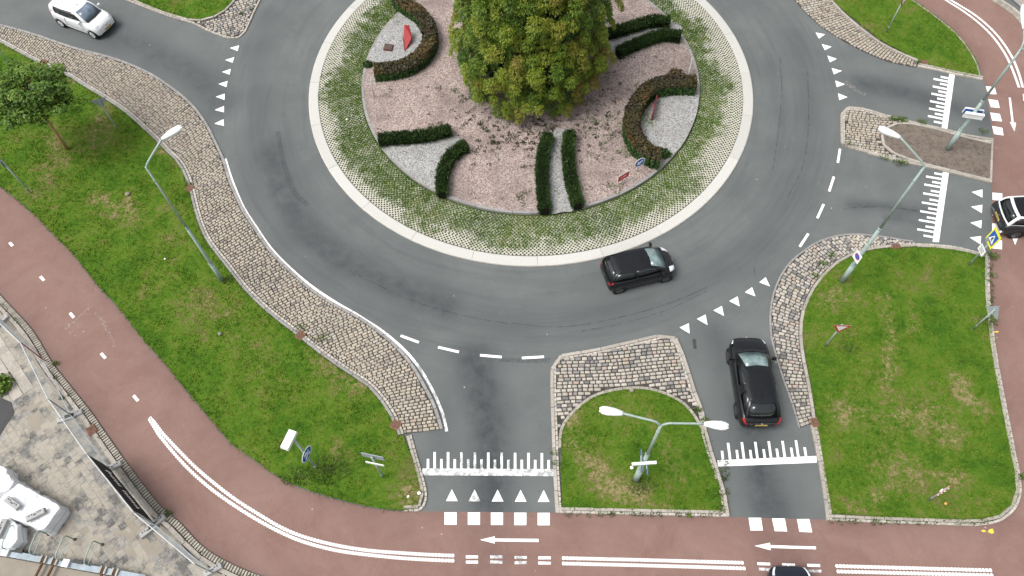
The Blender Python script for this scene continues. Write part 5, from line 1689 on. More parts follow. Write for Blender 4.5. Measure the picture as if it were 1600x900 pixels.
# site fence panels
def foot(p, ang_, label, z=.08):
    root = empty('ballast_block', (p.x, p.y, z), ang_, label, 'ballast block', 'concrete ballast blocks of the site fence')
    m = MB(); m.box(0, 0, .07, .78, .25, .14, None, .92); m.build('block', M['rubber_block'], root)
    for x, w_, l_ in ((-.22, .06, .05), (-.12, .05, .05), (0, .12, .05), (.12, .05, .05), (.22, .06, .05)):
        m = MB(); m.box(x, .045 * (1 if x else 0), .141, w_, l_, .006); m.build('hole', M['drain_dark'], root)
    return root
def fence(pa, pb, label, banner=False, mesh=True, red=False):
    a, b = G(pa, .08), G(pb, .08)
    d = b - a
    root = empty('site_fence', a, math.atan2(d.y, d.x), label, 'fence', 'wire fence panels along the site')
    L = d.length
    Hf = 2.0
    m = MB(); m.tube([(0, 0, .05), (0, 0, Hf)], .024, 8); m.build('post', M['sign_red'] if red else M['steel'], root)
    m = MB(); m.tube([(L - .03, 0, .05), (L - .03, 0, Hf)], .024, 8); m.build('post', M['steel'], root)
    m = MB(); m.tube([(0, 0, Hf), (L - .03, 0, Hf)], .022, 8); m.build('top_rail', M['rail'], root)
    m = MB(); m.tube([(0, 0, .16), (L - .03, 0, .16)], .022, 8); m.build('bottom_rail', M['steel'], root)
    if mesh:
        m = MB()
        nv = int(L / (.13 if mesh is True else .26))
        for i in range(1, nv):
            x = L * i / nv
            m.box(x, 0, 1.08, .006, .006, 1.84)
        for i in range(1, 8):
            m.box(L / 2, 0, .16 + 1.84 * i / 8, L - .06, .006, .006)
        o = m.build('wire_mesh', M['steel'], root); o['kind'] = 'stuff'
    if banner:
        m = MB()
        n = 14
        vs, fs = [], []
        for i in range(n + 1):
            for j in range(5):
                x = .04 + (L - .1) * i / n; z = .2 + 1.76 * j / 4
                vs.append((x, .03 + .018 * math.sin(i * 1.7 + j) * (1 if 0 < j < 4 else .3), z))
        fs = [(i * 5 + j, i * 5 + j + 1, (i + 1) * 5 + j + 1, (i + 1) * 5 + j) for i in range(n) for j in range(4)]
        m.add(vs, fs); bo = m.build('banner', M['banner'], root, True)
        bo.modifiers.new('thickness', 'SOLIDIFY').thickness = .006
        # slanted script lettering, too blurred in the photograph to read
        random.seed(5)
        x = .55
        for wl in (7, 8):
            for q in range(wl):
                hh = random.choice((.34, .42, .60, .38)); wd = random.uniform(.07, .11)
                s_ = MB()
                z0 = 1.08 - hh / 2
                s_.add([(x, .062, z0), (x + wd * .55, .062, z0 - .04), (x + wd + .16 * hh, .062, z0 + hh), (x + wd * .4 + .16 * hh, .062, z0 + hh + .05)], [(0, 1, 2, 3)])
                s_.add([(x + wd * .2, .064, 1.06), (x + wd * 1.6, .064, 1.12), (x + wd * 1.6, .064, 1.2), (x + wd * .2, .064, 1.14)], [(0, 1, 2, 3)])
                o = s_.build('lettering', M['sign_white'], bo)
                o.modifiers.new('thickness', 'SOLIDIFY').thickness = .004
                x += wd * 1.55
            x += .22
        random.seed(12)
    return root
fence((5, 503), (70, 565), 'wire fence panel at the left edge beside the red path border', red=False)
fence((70, 564), (113, 650), 'nearly bare fence panel with a red end post', mesh='thin', red=True)
fence((114, 651), (172, 733), 'wire fence panel above the black banner')
fence((173, 734), (242, 819), 'fence panel covered by a black banner with white script', banner=True)
fence((243, 820), (334, 896), 'lowest fence panel below the black banner')
for px, an, lb in (((116, 648), 20, 'concrete ballast block under the joint above the banner panel'), ((104, 654), 20, 'second concrete ballast block beside the joint above the banner'), ((177, 730), 25, 'concrete ballast block at the upper end of the black banner'), ((233, 829), 40, 'concrete ballast block on the paved side at the lower end of the banner'), ((246, 816), 40, 'concrete ballast block on the kerb side at the lower end of the banner'), ((333, 891), 30, 'concrete ballast block at the bottom of the fence line'), ((3, 503), 60, 'concrete ballast block at the left edge of the picture')):
    foot(G(px, .1), R(an), lb)

# wrapped stacks
def wrap(px, z, label, seed):
    random.seed(seed)
    P = [G(p, z) for p in px]
    c = sum(P, Vector()) / len(P)
    root = empty('wrapped_stack', (c.x, c.y, .08), 0, label, 'wrapped pallet')
    pts = resample(P + [P[0]], .18)[:-1]
    n = len(pts)
    rings = []
    for f, zz, sp in ((1.06, .0, .05), (1.03, .4, .04), (1.0, .8, .02), (.975, .97, .015), (.75, 1.02, .02), (.4, 1.0, .03)):
        rings.append([Vector(((p.x - c.x) * f + random.uniform(-sp, sp), (p.y - c.y) * f + random.uniform(-sp, sp), (z - .08) * zz + (random.uniform(-.025, .025) if zz > .5 else 0))) for p in pts])
    vs = [v for r in rings for v in r] + [Vector((0, 0, (z - .08) * 1.04))]
    fs = [(i * n + j, i * n + (j + 1) % n, (i + 1) * n + (j + 1) % n, (i + 1) * n + j) for i in range(len(rings) - 1) for j in range(n)]
    fs += [((len(rings) - 1) * n + j, (len(rings) - 1) * n + (j + 1) % n, len(vs) - 1) for j in range(n)]
    m = MB(); m.add(vs, fs); m.build('white_cover', M['wrap'], root)
    m = MB(); m.tube([tuple(rings[1][j] * 1.0) for j in range(n)] + [tuple(rings[1][0])], .012, 5, False); m.build('strap', M['sign_back'], root)
    return root
wrap([(29, 754), (52, 767), (74, 779), (95, 791), (81, 812), (67, 830), (38, 817), (15, 809), (-6, 800), (-8, 783), (12, 768)], .85, 'largest white wrapped stack carrying two loose concrete blocks', 1)
wrap([(-12, 724), (0, 727), (10, 732), (11, 741), (23, 750), (12, 767), (-12, 772)], .9, 'white wrapped bundle topmost at the left edge', 2)
wrap([(-14, 800), (-1, 801), (9, 803), (27, 820), (28, 842), (15, 858), (-14, 856)], .7, 'bluish white wrapped bundle behind the bicycle hoop at the left edge', 3)
foot(G((21, 787), .98), R(-32), 'loose concrete ballast block on the left of the white stack', .97)
foot(G((57, 805), .98), R(28), 'loose concrete ballast block on the right of the white stack', .97)
foot(G((2, 826), .85), R(80), 'loose concrete ballast block on the bluish bundle', .78)

# bicycle hoops
def hoop(pa, pb, label):
    a, b = G(pa, .08), G(pb, .08)
    d = b - a
    L = d.length
    root = empty('bicycle_hoop', a, math.atan2(d.y, d.x), label, 'bicycle stand', 'steel bicycle hoops on the paving')
    pts = [(0, 0, 0), (0, 0, .68), (.05, 0, .79), (.16, 0, .84), (L - .16, 0, .84), (L - .05, 0, .79), (L, 0, .68), (L, 0, 0)]
    m = MB(); m.tube([Vector(p) for p in pts], .026, 8); m.build('hoop', M['galv'], root, True)
    m = MB(); m.tube([(0, 0, .45), (L, 0, .45)], .016, 6); m.build('cross_rail', M['galv'], root)
    for x in (0, L):
        m = MB(); m.tube([(x, 0, 0), (x, 0, .02)], .07, 10); m.build('base_flange', M['rust'], root)
hoop((160, 851), (146, 886), 'rightmost steel bicycle hoop on the sandy paving')
hoop((117, 843), (102, 878), 'second steel bicycle hoop from the right')
hoop((76, 835), (62, 870), 'third steel bicycle hoop from the right')
hoop((34, 827), (20, 862), 'leftmost steel bicycle hoop in front of the bluish bundle')

# steel frame lying along the bottom left
def frame():
    a, b = G((-30, 858), .1), G((230, 905), .1)
    d = b - a
    root = empty('steel_frame', a, math.atan2(d.y, d.x), 'grey steel rail frame with rusty crossbars along the bottom left corner', 'steel frame')
    L = d.length
    m = MB(); m.box(L / 2, 0, .15, L, .20, .22); m.box(L / 2, 0, .265, L, .24, .02); m.build('upper_beam', M['beam'], root)
    m = MB(); m.box(L / 2, -.62, .08, L, .95, .05); m.build('sand_board', M['sand'], root)
    m = MB(); m.box(L / 2, -1.18, .18, L, .10, .24); m.build('lower_beam', M['beam'], root)
    m = MB(); m.box(L / 2, -1.42, .20, L, .22, .26); m.box(L / 2, -1.42, .34, L, .26, .02); m.build('outer_beam', M['beam'], root)
    for x0 in (1.5, 3.6, 5.7):
        m = MB(); m.box(x0, -1.3, .37, .05, .4, .05); m.build('brace', M['beam'], root)
    for px in ((69, 878), (86, 881), (163, 892), (181, 896)):
        p = G(px, .3) - a
        x = p.x * math.cos(-root.rotation_euler.z) - p.y * math.sin(-root.rotation_euler.z)
        m = MB(); m.box(x, -.52, .32, .075, 1.25, .07, Matrix.Rotation(R(-4), 3, 'Z')); m.build('crossbar', M['rust'], root)
        for s_ in (-1, 1):
            m = MB(); m.box(x + s_ * .1, .02, .33, .06, .28, .08); m.build('clamp', M['block'], root)
    for px in ((9, 864), (104, 880)):
        p = G(px, .4) - a
        x = p.x * math.cos(-root.rotation_euler.z) - p.y * math.sin(-root.rotation_euler.z)
        m = MB(); m.box(x, .02, .34, .26, .30, .12); m.build('white_block', M['sign_white'], root)
        m = MB(); m.box(x + .42, .16, .26, .42, .16, .10); m.build('dark_block', M['trim'], root)
frame()

# ================================================================== CARS
def pchip(x, xp, fp):
    xp = np.asarray(xp, float); fp = np.asarray(fp, float)
    h = np.diff(xp); dlt = np.diff(fp) / h
    m = np.zeros(len(xp))
    for i in range(1, len(xp) - 1):
        if dlt[i - 1] * dlt[i] > 0:
            w1, w2 = 2 * h[i] + h[i - 1], h[i] + 2 * h[i - 1]
            m[i] = (w1 + w2) / (w1 / dlt[i - 1] + w2 / dlt[i])
    m[0], m[-1] = dlt[0], dlt[-1]
    x = np.clip(np.asarray(x, float), xp[0], xp[-1])
    i = np.clip(np.searchsorted(xp, x, side='right') - 1, 0, len(xp) - 2)
    t = (x - xp[i]) / h[i]
    return fp[i] * (2*t**3-3*t*t+1) + h[i]*m[i]*(t**3-2*t*t+t) + fp[i+1]*(-2*t**3+3*t*t) + h[i]*m[i+1]*(t**3-t*t)

def car(loc, heading, label, s):
    """s: dict of body measures. Car runs along +x, wheels on z=0"""
    root = empty('car', loc, heading, label, 'car', 'cars driving round the junction')
    L, W, Hh = s['L'], s['W'], s['H']
    pm = M[s['paint']]
    T = np.array(s.get('t', [0, .008, .03, .08, .2, .45, .7, .84, .92, .965, .99, 1.0]))
    wv = np.array(s.get('w', [.74, .86, .94, .985, 1, 1, 1, .985, .93, .83, .70, .58]))
    zb = np.array(s.get('zb', [.42, .34, .27, .22, .19, .18, .18, .19, .21, .23, .27, .34]))
    zs = np.array(s.get('zs', [.66, .78, .88, .94, .95, .93, .90, .84, .77, .70, .62, .54]))
    zd = np.array(s.get('zd', [.68, .82, .93, .99, 1.0, .98, .99, .93, .85, .765, .67, .57]))
    tt_ = np.unique(np.concatenate([np.linspace(0, .06, 8), np.linspace(.06, .8, 20), np.linspace(.8, 1, 22)]))
    w_, b_, sh, dk_ = [pchip(tt_, T, q) for q in (wv, zb, zs, zd)]
    K = 15
    grid = []
    for i, t in enumerate(tt_):
        hw, z0, z1, zc = w_[i] * W / 2, b_[i], sh[i], dk_[i]
        hgt = z1 - z0
        sec = [(0, z0), (.55 * hw, z0), (.86 * hw, z0 + .02), (.955 * hw, z0 + .10 * hgt), (.985 * hw, z0 + .28 * hgt), (hw, z0 + .5 * hgt), (.995 * hw, z0 + .7 * hgt), (.975 * hw, z0 + .86 * hgt), (.935 * hw, z0 + .96 * hgt), (.87 * hw, z1 + (zc - z1) * .18),
               (.77 * hw, z1 + (zc - z1) * .45), (.62 * hw, z1 + (zc - z1) * .70), (.42 * hw, z1 + (zc - z1) * .88), (.2 * hw, z1 + (zc - z1) * .97), (0, zc)]
        grid.append([(L * (t - .5), y, z) for y, z in sec])
    grid = np.array(grid)                       # (nt, K, 3)
    # plan curve: front and rear faces bow
    nt_ = len(tt_)
    full = np.concatenate([grid * np.array([1, -1, 1]), grid[:, -2:0:-1]], 1)      # closed loop
    nk = full.shape[1]
    vs = full.reshape(-1, 3)
    fs = [(i * nk + j, i * nk + (j + 1) % nk, (i + 1) * nk + (j + 1) % nk, (i + 1) * nk + j) for i in range(nt_ - 1) for j in range(nk)]
    fs += [tuple(range(nk)), tuple((nt_ - 1) * nk + j for j in range(nk))]
    m = MB(); m.add([tuple(v) for v in vs], fs); body = m.build('body', pm, root, True)
    def patch(name, t0, t1, k0, k1, mat, sides=(-1, 1), parent=root, off=.006):
        for sd_ in sides:
            ii = [i for i in range(nt_) if t0 <= tt_[i] <= t1]
            kk = list(range(k0, k1 + 1))
            V = []
            for i in ii:
                for k2 in kk:
                    p = grid[i, k2] * np.array([1, sd_, 1])
                    c = np.array([p[0] * .96, p[1] * .8, .45])
                    d = p - c; d /= np.linalg.norm(d)
                    V.append(tuple(p + d * off))
            q = len(kk)
            F = [(a * q + b2, a * q + b2 + 1, (a + 1) * q + b2 + 1, (a + 1) * q + b2) for a in range(len(ii) - 1) for b2 in range(q - 1)]
            mm_ = MB(); mm_.add(V, F); o = mm_.build(name, mat, parent, True)
            md = o.modifiers.new('thickness', 'SOLIDIFY'); md.thickness = .012; md.offset = 0
    hl = s.get('head', (.89, .972, 8, 10)); tl2 = s.get('tail', (.0, .05, 6, 9))
    patch('headlight', hl[0], hl[1], hl[2], hl[3], M['lamp_clear'])
    if s.get('tail_on', True):
        patch('tail_light', tl2[0], tl2[1], tl2[2], tl2[3], M['lamp_red'])
    patch('bumper_grille', .975, 1.0, 0, 3, M['trim'])
    patch('sill_trim', .22, .78, 2, 3, M['trim'] if s.get('sill', True) else pm)
    # greenhouse
    tr0, tr1, tf1, tf0 = s['gh']                # rear base, rear roof, front roof, front base (fractions of length)
    bw, rw = s.get('gw', (.90, .70))
    zbelt = s.get('belt', .93)
    ss = np.array([0, .03, .16, .28, .42, .46, .50, .66, .80, .93, 1.0])
    sr = np.array([0, .07, .28, .5, .72, .93, 1.0])
    loop = []
    def xb(t): return L * (t - .5)
    for q in ss: loop.append(('R', q))
    for q in sr[1:]: loop.append(('F', q))
    for q in ss[1:]: loop.append(('L', q))
    for q in sr[1:-1]: loop.append(('B', q))
    fr_ = [0, .07, .5, .92, 1.0]
    def pos(seg, q, f):
        hb, ht_ = W / 2 * bw, W / 2 * rw
        fe = f ** .92
        hw = hb + (ht_ - hb) * fe + .028 * math.sin(math.pi * f)
        x0 = xb(tr0) + (xb(tr1) - xb(tr0)) * f; x1 = xb(tf0) + (xb(tf1) - xb(tf0)) * f
        z = zbelt + (Hh - .055 - zbelt) * math.sin(f * math.pi / 2 * .97) ** .95 if f > 0 else zbelt - .03
        bow_f, bow_r = .14 - .06 * f, .08 - .03 * f
        taper = lambda u: 1 - .09 * max(0, u - .55) ** 1.4 / .33 - .07 * max(0, .35 - u) / .35
        if seg in 'RL':
            u = q if seg == 'R' else 1 - q
            return Vector((x0 + (x1 - x0) * u, (-1 if seg == 'R' else 1) * hw * taper(u), z))
        if seg == 'F':
            y = -1 + 2 * q
            return Vector((x1 + bow_f * (1 - y * y), y * hw * taper(1), z))
        y = 1 - 2 * q
        return Vector((x0 - bow_r * (1 - y * y), y * hw * taper(0), z))
    rings = [[pos(sg, q, f) for sg, q in loop] for f in fr_]
    nl = len(loop)
    cx = xb((tr1 + tf1) / 2)
    top = rings[-1]
    for f, dz in ((.93, .028), (.7, .045), (.35, .054)):
        rings.append([Vector((cx + (p.x - cx) * f, p.y * f, p.z + dz)) for p in top])
    vs = [v for r in rings for v in r] + [Vector((cx, 0, Hh))]
    fs, gl_ = [], {}
    for i in range(len(rings) - 1):
        for j in range(nl):
            f = (i * nl + j, i * nl + (j + 1) % nl, (i + 1) * nl + (j + 1) % nl, (i + 1) * nl + j)
            key = None
            if i in (1, 2):
                sg, q = loop[(j + 1) % nl] if loop[(j + 1) % nl][0] != 'R' or (j + 1) % nl else ('B', 1.0)
                sg0, q0 = loop[j]
                if sg == 'F' and q > .07 and q < .99: key = 'windscreen'
                if sg == 'B' and q > .07 and j + 1 < nl: key = 'rear_window'
                if sg in 'RL':
                    u0, u1 = (q0 if sg0 == sg else 0), q
                    if sg == 'L': u0, u1 = 1 - u1, 1 - u0
                    if s.get('doors', 5) == 3:
                        if u0 > .15 and u1 < .94: key = 'side_window'
                    else:
                        if .02 < u0 and u1 < .47: key = 'side_window'
                        elif u0 > .45 and u1 < .94 : key = 'side_window'
                        if .41 < u0 < .47 and u1 < .51 and u0 > .45: key = None
                    if key: key = key + sg + ('0' if u1 < .47 or s.get('doors', 5) == 3 else '1')
            if key:
                gl_.setdefault(key, []).append(f)
            else:
                fs.append(f)
    fs += [((len(rings) - 1) * nl + j, (len(rings) - 1) * nl + (j + 1) % nl, len(vs) - 1) for j in range(nl)]
    roofm = M[s.get('roof', s['paint'])]
    m = MB(); m.add(vs, fs); m.build('roof', roofm, root, True)
    for key, ff in gl_.items():
        used_ = sorted(set(i for f in ff for i in f)); mp = {i: a for a, i in enumerate(used_)}
        cen = Vector((cx, 0, zbelt))
        mm_ = MB(); mm_.add([vs[i] + (cen - vs[i]).normalized() * .008 for i in used_], [tuple(mp[i] for i in f) for f in ff])
        nm = ''.join(c for c in key if not c.isdigit()).replace('windowR', 'window').replace('windowL', 'window')
        o = mm_.build(nm, M[s.get('screen', 'screen')] if key == 'windscreen' else M['glass'], root, True)
        md = o.modifiers.new('thickness', 'SOLIDIFY'); md.thickness = .006; md.offset = 0
    if s.get('roof_panel'):
        V_ = []
        for f, dz in ((1.0, .055), ):
            pass
        pts = [Vector((cx + (p.x - cx) * .90, p.y * .88, p.z + .036)) for p in top]
        mid = Vector((cx, 0, Hh + .008))
        mm_ = MB(); n_ = len(pts)
        inner = [Vector((cx + (p.x - cx) * .4, p.y * .4, p.z + .062)) for p in top]
        mm_.add(pts + inner + [mid], [(j, (j + 1) % n_, n_ + (j + 1) % n_, n_ + j) for j in range(n_)] + [(n_ + j, n_ + (j + 1) % n_, 2 * n_) for j in range(n_)])
        mm_.build('roof_panel', M[s['roof_panel']], root, True)
    # wheels
    wr = s.get('wr', .30)
    for fx in s['axles']:
        t_ = fx / L + .5
        hw = float(np.interp(t_, tt_, w_)) * W / 2
        for sd_ in (-1, 1):
            ar = MB(); ar.tube([(fx, sd_ * (hw - .16), wr + .01), (fx, sd_ * (hw + .004), wr + .01)], wr + .055, 22); ar.build('wheel_arch', M['trim'], root, True)
            ty = MB(); ty.tube([(fx, sd_ * (hw - .17), wr), (fx, sd_ * (hw - .01), wr), (fx, sd_ * (hw + .014), wr)], [wr, wr, wr - .025], 22); wh = ty.build('wheel', M['tyre'], root, True)
            rm_ = MB(); rm_.tube([(fx, sd_ * (hw + .0), wr), (fx, sd_ * (hw + .018), wr)], wr * .66, 18); rm_.build('rim', M[s.get('rim', 'rim')], wh)
            sp_ = MB()
            for q in range(5):
                a = q * 2 * math.pi / 5
                sp_.box(fx + math.cos(a) * wr * .36, sd_ * (hw + .02), wr + math.sin(a) * wr * .36, wr * .5, .012, wr * .16, Matrix.Rotation(-a, 3, 'Y'))
            sp_.build('spokes', M['rim_dark'] if s.get('rim') != 'rim_white' else M['rim'], wh)
    # mirrors, handles, wipers, plates, badge, aerial
    xm = xb(tf0) - .28
    for sd_ in (-1, 1):
        ym = W / 2 * .97
        mi = MB(); mi.box(xm, sd_ * (ym + .09), zbelt + .07, .12, .20, .13, None, .8); mo_ = mi.build('mirror', pm, root)
        st_ = MB(); st_.tube([(xm, sd_ * (ym - .08), zbelt + .01), (xm, sd_ * (ym + .03), zbelt + .05)], .025, 6); st_.build('mirror_arm', M['trim'], mo_)
        for hx in s.get('handles', (.05, -.85)):
            h_ = MB(); h_.box(hx, sd_ * (W / 2 * .985), zbelt - .13, .17, .03, .03); h_.build('door_handle', pm if s['paint'] != 'car_white' else M['white'], root)
        for hx in s.get('seams', (.62, -.28, -1.0)):
            h_ = MB(); h_.box(hx, sd_ * (W / 2 * .988), zbelt - .30, .012, .03, .5); h_.build('door_seam', M['trim'], root)
    for y in (-.12, .35):
        wp = MB(); p0 = Vector((xb(tf0) + .10, y, zbelt + .02)); p1 = Vector((xb(tf0) + .0, y - .42, zbelt + .08)); wp.tube([p0, p1], .012, 5); wp.build('wiper', M['trim'], root)
    cw = MB(); cw.add([(xb(tf0) + .13, -W * .36, float(np.interp(tf0, tt_, dk_)) - .005), (xb(tf0) + .20, 0, float(np.interp(tf0 + .03, tt_, dk_)) + .012), (xb(tf0) + .13, W * .36, float(np.interp(tf0, tt_, dk_)) - .005), (xb(tf0) + .0, W * .36, zbelt + .06), (xb(tf0) + .10, 0, zbelt + .08), (xb(tf0) + .0, -W * .36, zbelt + .06)], [(0, 1, 4, 5), (1, 2, 3, 4)]); o = cw.build('scuttle', M['trim'], root)
    o.modifiers.new('thickness', 'SOLIDIFY').thickness = .01
    for sgn, zz, on in ((1, s.get('fplate', .42), s.get('fplate_on', True)), (-1, s.get('rplate', .55), s.get('rplate_on', True))):
        if not on: continue
        x = sgn * (L / 2 + .006)
        pl_ = MB(); pl_.box(x, 0, zz, .02, .52, .115); po = pl_.build('number_plate', M['plate'], root)
        for q in range(6):
            c_ = MB(); c_.box(x + sgn * .012, -.19 + q * .075 + (.01 if q > 1 else 0), zz, .004, .034, .065); c_.build('plate_print', M['ink'], po)
    bd = MB(); bd.tube([(L / 2 - .03, 0, s.get('badge', .60)), (L / 2 + .012, 0, s.get('badge', .60))], .055, 14); bd.build('badge', M['chrome'], root)
    bd = MB(); bd.tube([(-L / 2 + .02, 0, .76), (-L / 2 - .012, 0, .76)], .05, 14); bd.build('badge', M['chrome'], root)
    ae = MB(); xa = xb(tf1) - .15 if s.get('aerial_front', True) else xb(tr1) + .25
    ae.tube([(xa, 0, Hh - .02), (xa - .10, 0, Hh + .12)], [.022, .006], 6); ae.build('aerial', M['trim'], root)
    # rear bumper step and hatch line
    rbp = MB(); rbp.box(-L / 2 + .045, 0, .60, .05, W * .70, .05); rbp.build('rear_step', M['trim'], root)
    return root

# small black five door on the roundabout
def place(r_px, f_px, track, side, wb_mid=0.0):
    """car centre and heading from the ground points of its near wheels"""
    a, b = G(r_px), G(f_px)
    d = (b - a).normalized()
    c = (a + b) / 2 + Vector((-d.y, d.x, 0)) * side * track - d * wb_mid
    return (c.x, c.y, .004), math.atan2(d.y, d.x)
loc, hd = place((968, 458.5), (1038.5, 441.5), .80, 1)
car(loc, hd, 'small black five door hatchback driving on the roundabout', dict(L=3.43, W=1.63, H=1.47, paint='car_black', w=[.70, .83, .93, .985, 1, 1, 1, .975, .89, .75, .60, .44], gh=(.015, .125, .58, .835), gw=(.92, .72), belt=.93, axles=(-1.17, 1.17), wr=.285, rim='rim_dark',
    head=(.885, .98, 8, 11), tail=(0, .065, 7, 10), zs=[.70, .84, .95, .98, .96, .93, .90, .85, .78, .70, .61, .52], zd=[.72, .88, .99, 1.02, 1.0, .98, 1.0, .96, .89, .80, .69, .57], handles=(.1, -.75), seams=(.72, -.22), badge=.6, aerial_front=True, rplate_on=False))
loc, hd = place((99.5, 42.4), (147, 60), .80, 1, -.03)
car(loc, hd, 'white three door hatchback arriving from the upper left', dict(L=3.54, W=1.64, H=1.48, paint='car_white', gh=(.015, .06, .58, .775), gw=(.92, .76), belt=.95, doors=3, axles=(-1.21, 1.21), wr=.29, rim='rim_white', screen='screen_blue',
    head=(.90, .965, 9, 11), zs=[.72, .86, .97, 1.0, .98, .95, .92, .86, .79, .72, .64, .55], zd=[.74, .90, 1.0, 1.03, 1.01, .99, 1.0, .95, .88, .80, .71, .60], handles=(-.25,), seams=(.62, -.55), sill=False, fplate=.44, badge=.66))
loc, hd = place((1148, 645), (1135.5, 561.5), .86, -1)
car(loc, hd, 'black hatchback waiting in the lower right entry lane', dict(L=4.18, W=1.78, H=1.46, paint='car_black', w=[.70, .83, .93, .985, 1, 1, 1, .98, .90, .77, .63, .48], gh=(.05, .19, .55, .775), gw=(.90, .67), belt=.92, axles=(-1.30, 1.28), wr=.32, rim='rim_dark', aerial_front=False,
    head=(.90, .955, 8, 9), tail=(.0, .06, 7, 9), handles=(.0, -.8), seams=(.75, -.2), fplate_on=False, rplate=.62))
a_ = G((1581, 366)); rear = G((1549, 335), .5)
hd = math.atan2((G((1640, 337)) - G((1560, 337))).y, (G((1640, 337)) - G((1560, 337))).x)
car((rear.x + 2.2, rear.y - .28, .01), hd, 'dark grey car with white roof frame leaving at the right edge', dict(L=4.1, W=1.78, H=1.46, w=[.84, .92, .97, .99, 1, 1, 1, .985, .93, .83, .70, .58], paint='car_grey', roof='car_white', roof_panel='car_black', gh=(.03, .10, .60, .78), gw=(.92, .78), belt=.94, axles=(-1.25, 1.30), wr=.33, rim='rim_dark', tail_on=False, rplate=.62))
n_ = G((1231, 884), .55)
hd = math.atan2((G((1216, 784)) - G((1231, 884))).y, (G((1216, 784)) - G((1231, 884))).x)
car((n_.x - math.cos(hd) * 2.0, n_.y - math.sin(hd) * 2.0, .012), hd, 'blue black car nosing in at the bottom edge', dict(L=4.0, W=1.76, H=1.48, paint='car_navy', gh=(.04, .12, .55, .74), gw=(.9, .70), belt=.93, axles=(-1.25, 1.2), wr=.31, head=(.89, .985, 9, 10), rim='rim_dark'))

# ================================================================== SMALL THINGS
def litter(px, r, mat, label, z=.10, name='litter', cat='litter'):
    c = G(px, z)
    m = bmesh.new()
    bmesh.ops.create_icosphere(m, subdivisions=2, radius=r)
    for v in m.verts:
        v.co *= 1 + .25 * noise.noise(v.co * 14 + Vector((px[0], px[1], 0)))
        v.co.z *= .7
    me = bpy.data.meshes.new(name); m.to_mesh(me); m.free(); me.materials.append(mat)
    o = link(name, me); o.location = (c.x, c.y, z + r * .5)
    tag(o, label, cat)
litter((987, 731), .08, M['litter'], 'white ball on the lawn right of the double lamp', name='ball', cat='ball')
litter((1477, 787), .06, M['orange'], 'small orange lump on the lawn below the striped marker')
litter((258, 405), .05, M['litter'], 'white scrap on the left lawn near the tall lamp')
litter((344, 522), .09, M['sand'], 'pale sandy lump in the middle of the left lawn')
litter((542, 187), .06, M['litter'], 'white scrap on the grass pavers left of the bed')
litter((987, 610), .10, M['sett_warm'], 'loose pinkish stone at the top edge of the middle lawn', name='stone', cat='stone')
litter((638, 776), .06, M['litter'], 'white scrap at the tip of the left lawn')
litter((655, 771), .08, M['litter'], 'pale rag at the tip of the left lawn beside the kerb')
litter((200, 304), .12, M['sand'], 'bleached straw tuft on the left lawn below the young tree')
for a in ([(1532, 829), (1537, 827.5), (1541, 830.5), (1536, 832)], [(1543, 831), (1546, 827), (1551, 826), (1553, 833), (1549, 834)], [(1550, 518), (1560, 517.5), (1560, 519.5), (1550, 520)]):
    mark('spray_mark', a, cp, mat=M['paint_yellow'])
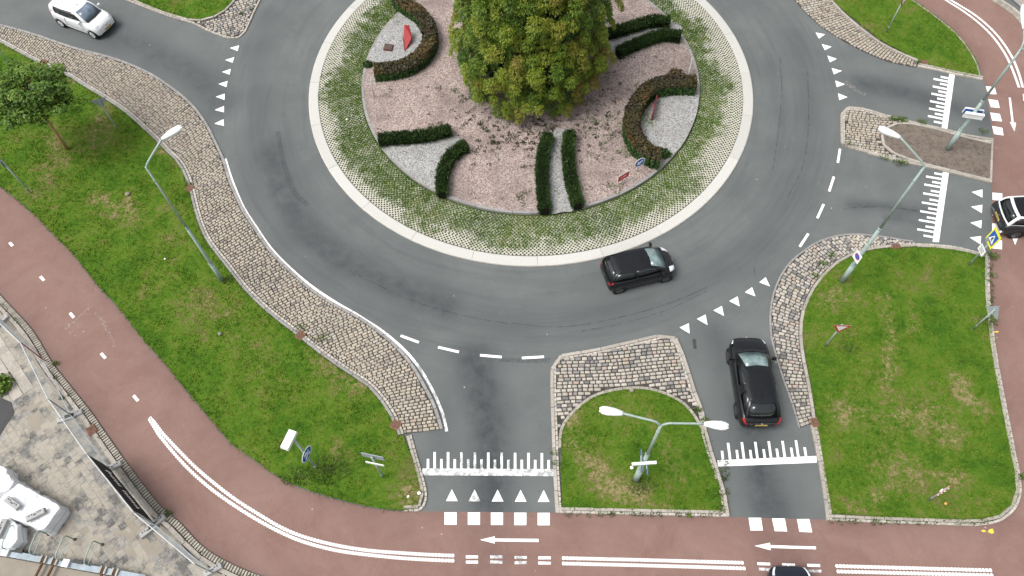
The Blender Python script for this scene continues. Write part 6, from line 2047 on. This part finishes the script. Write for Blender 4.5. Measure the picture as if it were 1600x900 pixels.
# weeds along joints and kerbs
def joint_weeds():
    P, D, T, Ln = [], [], [], []
    for px, k2, r in (((1408, 187), 260, .35), ((1395, 186), 120, .25), ((1440, 191), 90, .3), ((1090, 640), 90, .2), ((1100, 657), 80, .2), ((1298, 399), 60, .25), ((1286, 412), 60, .25), ((500, 530), 90, .5), ((470, 512), 60, .35), ((1275, 432), 60, .3), ((378, 22), 70, .2), ((1549, 400), 180, .4), ((1548, 430), 60, .3), ((865, 708), 30, .12), ((866, 723), 30, .12), ((1076, 806), 40, .12), ((97, 622), 40, .1), ((86, 568), 60, .15), ((262, 802), 60, .2), ((1435, 98), 50, .2), ((295, 288), 60, .2), ((1597, 745), 60, .2), ((1407, 254), 140, .4), ((1380, 246), 60, .3), ((1325, 225), 50, .25), ((1536, 205), 50, .3), ((510, 735), 700, 1.0), ((465, 745), 300, .7), ((1005, 760), 300, .6), ((1325, 545), 120, .5), ((354, 438), 130, .4), ((1545, 500), 200, .5)):
        c = G(px, .09)
        for _ in range(k2):
            a = random.uniform(0, 6.283); q = r * random.random()
            P.append((c.x + q * math.cos(a) * (1.0), c.y + q * math.sin(a) * .6, .09)); D.append((math.cos(a), math.sin(a), random.uniform(.3, 1.4)))
            T.append(random.uniform(.35, .95)); Ln.append(random.uniform(.06, .16))
    for i in range(260):
        px = random.choice([(random.uniform(880, 1130), 804 + random.uniform(-2, 2)), (random.uniform(1295, 1550), random.uniform(812, 818)), (random.uniform(1545, 1552), random.uniform(400, 520)), (random.uniform(1120, 1138), random.uniform(720, 800)), (random.uniform(180, 330), 0)])
        if px[1] == 0:
            t = random.random(); p = border[int(t * (len(border) - 1))] ; c = p + Vector((-.25, -.12, .06))
        else:
            c = G(px, .09)
        for _ in range(9):
            a = random.uniform(0, 6.283)
            P.append((c.x + .05 * math.cos(a), c.y + .05 * math.sin(a), c.z)); D.append((math.cos(a), math.sin(a), random.uniform(.3, 1.2))); T.append(random.uniform(.2, .8)); Ln.append(random.uniform(.04, .09))
    o = link('weeds', spikes('weeds', P, np.array(D), np.array(Ln), .045, M['weed'], np.array(T)))
    tag(o, 'weeds growing from the joints of kerbs and setts', 'weeds', kind='stuff')
joint_weeds()

# all grass blades in one mass
x, y, z, hh, dd = map(np.concatenate, zip(*GRASS))
nb = 4
P = np.repeat(np.c_[x, y, z], nb, 0) + np.c_[rng.normal(0, .035, (len(x) * nb, 2)), np.zeros(len(x) * nb)]
az = rng.uniform(0, 2 * math.pi, len(P)); lean = rng.uniform(.3, 1.5, len(P))
D = np.c_[np.cos(az) * lean, np.sin(az) * lean, np.ones(len(P))]
go = link('grass', spikes('grass', P, D, np.repeat(hh, nb) * rng.uniform(.05, .11, len(P)), rng.uniform(.02, .038, len(P)), M['blades'], np.repeat(dd, nb), 'dry'))
tag(go, 'short grass growing on the lawns and between the pavers', 'grass', kind='stuff')
print('objects', len(bpy.data.objects), 'grass blades', len(P))
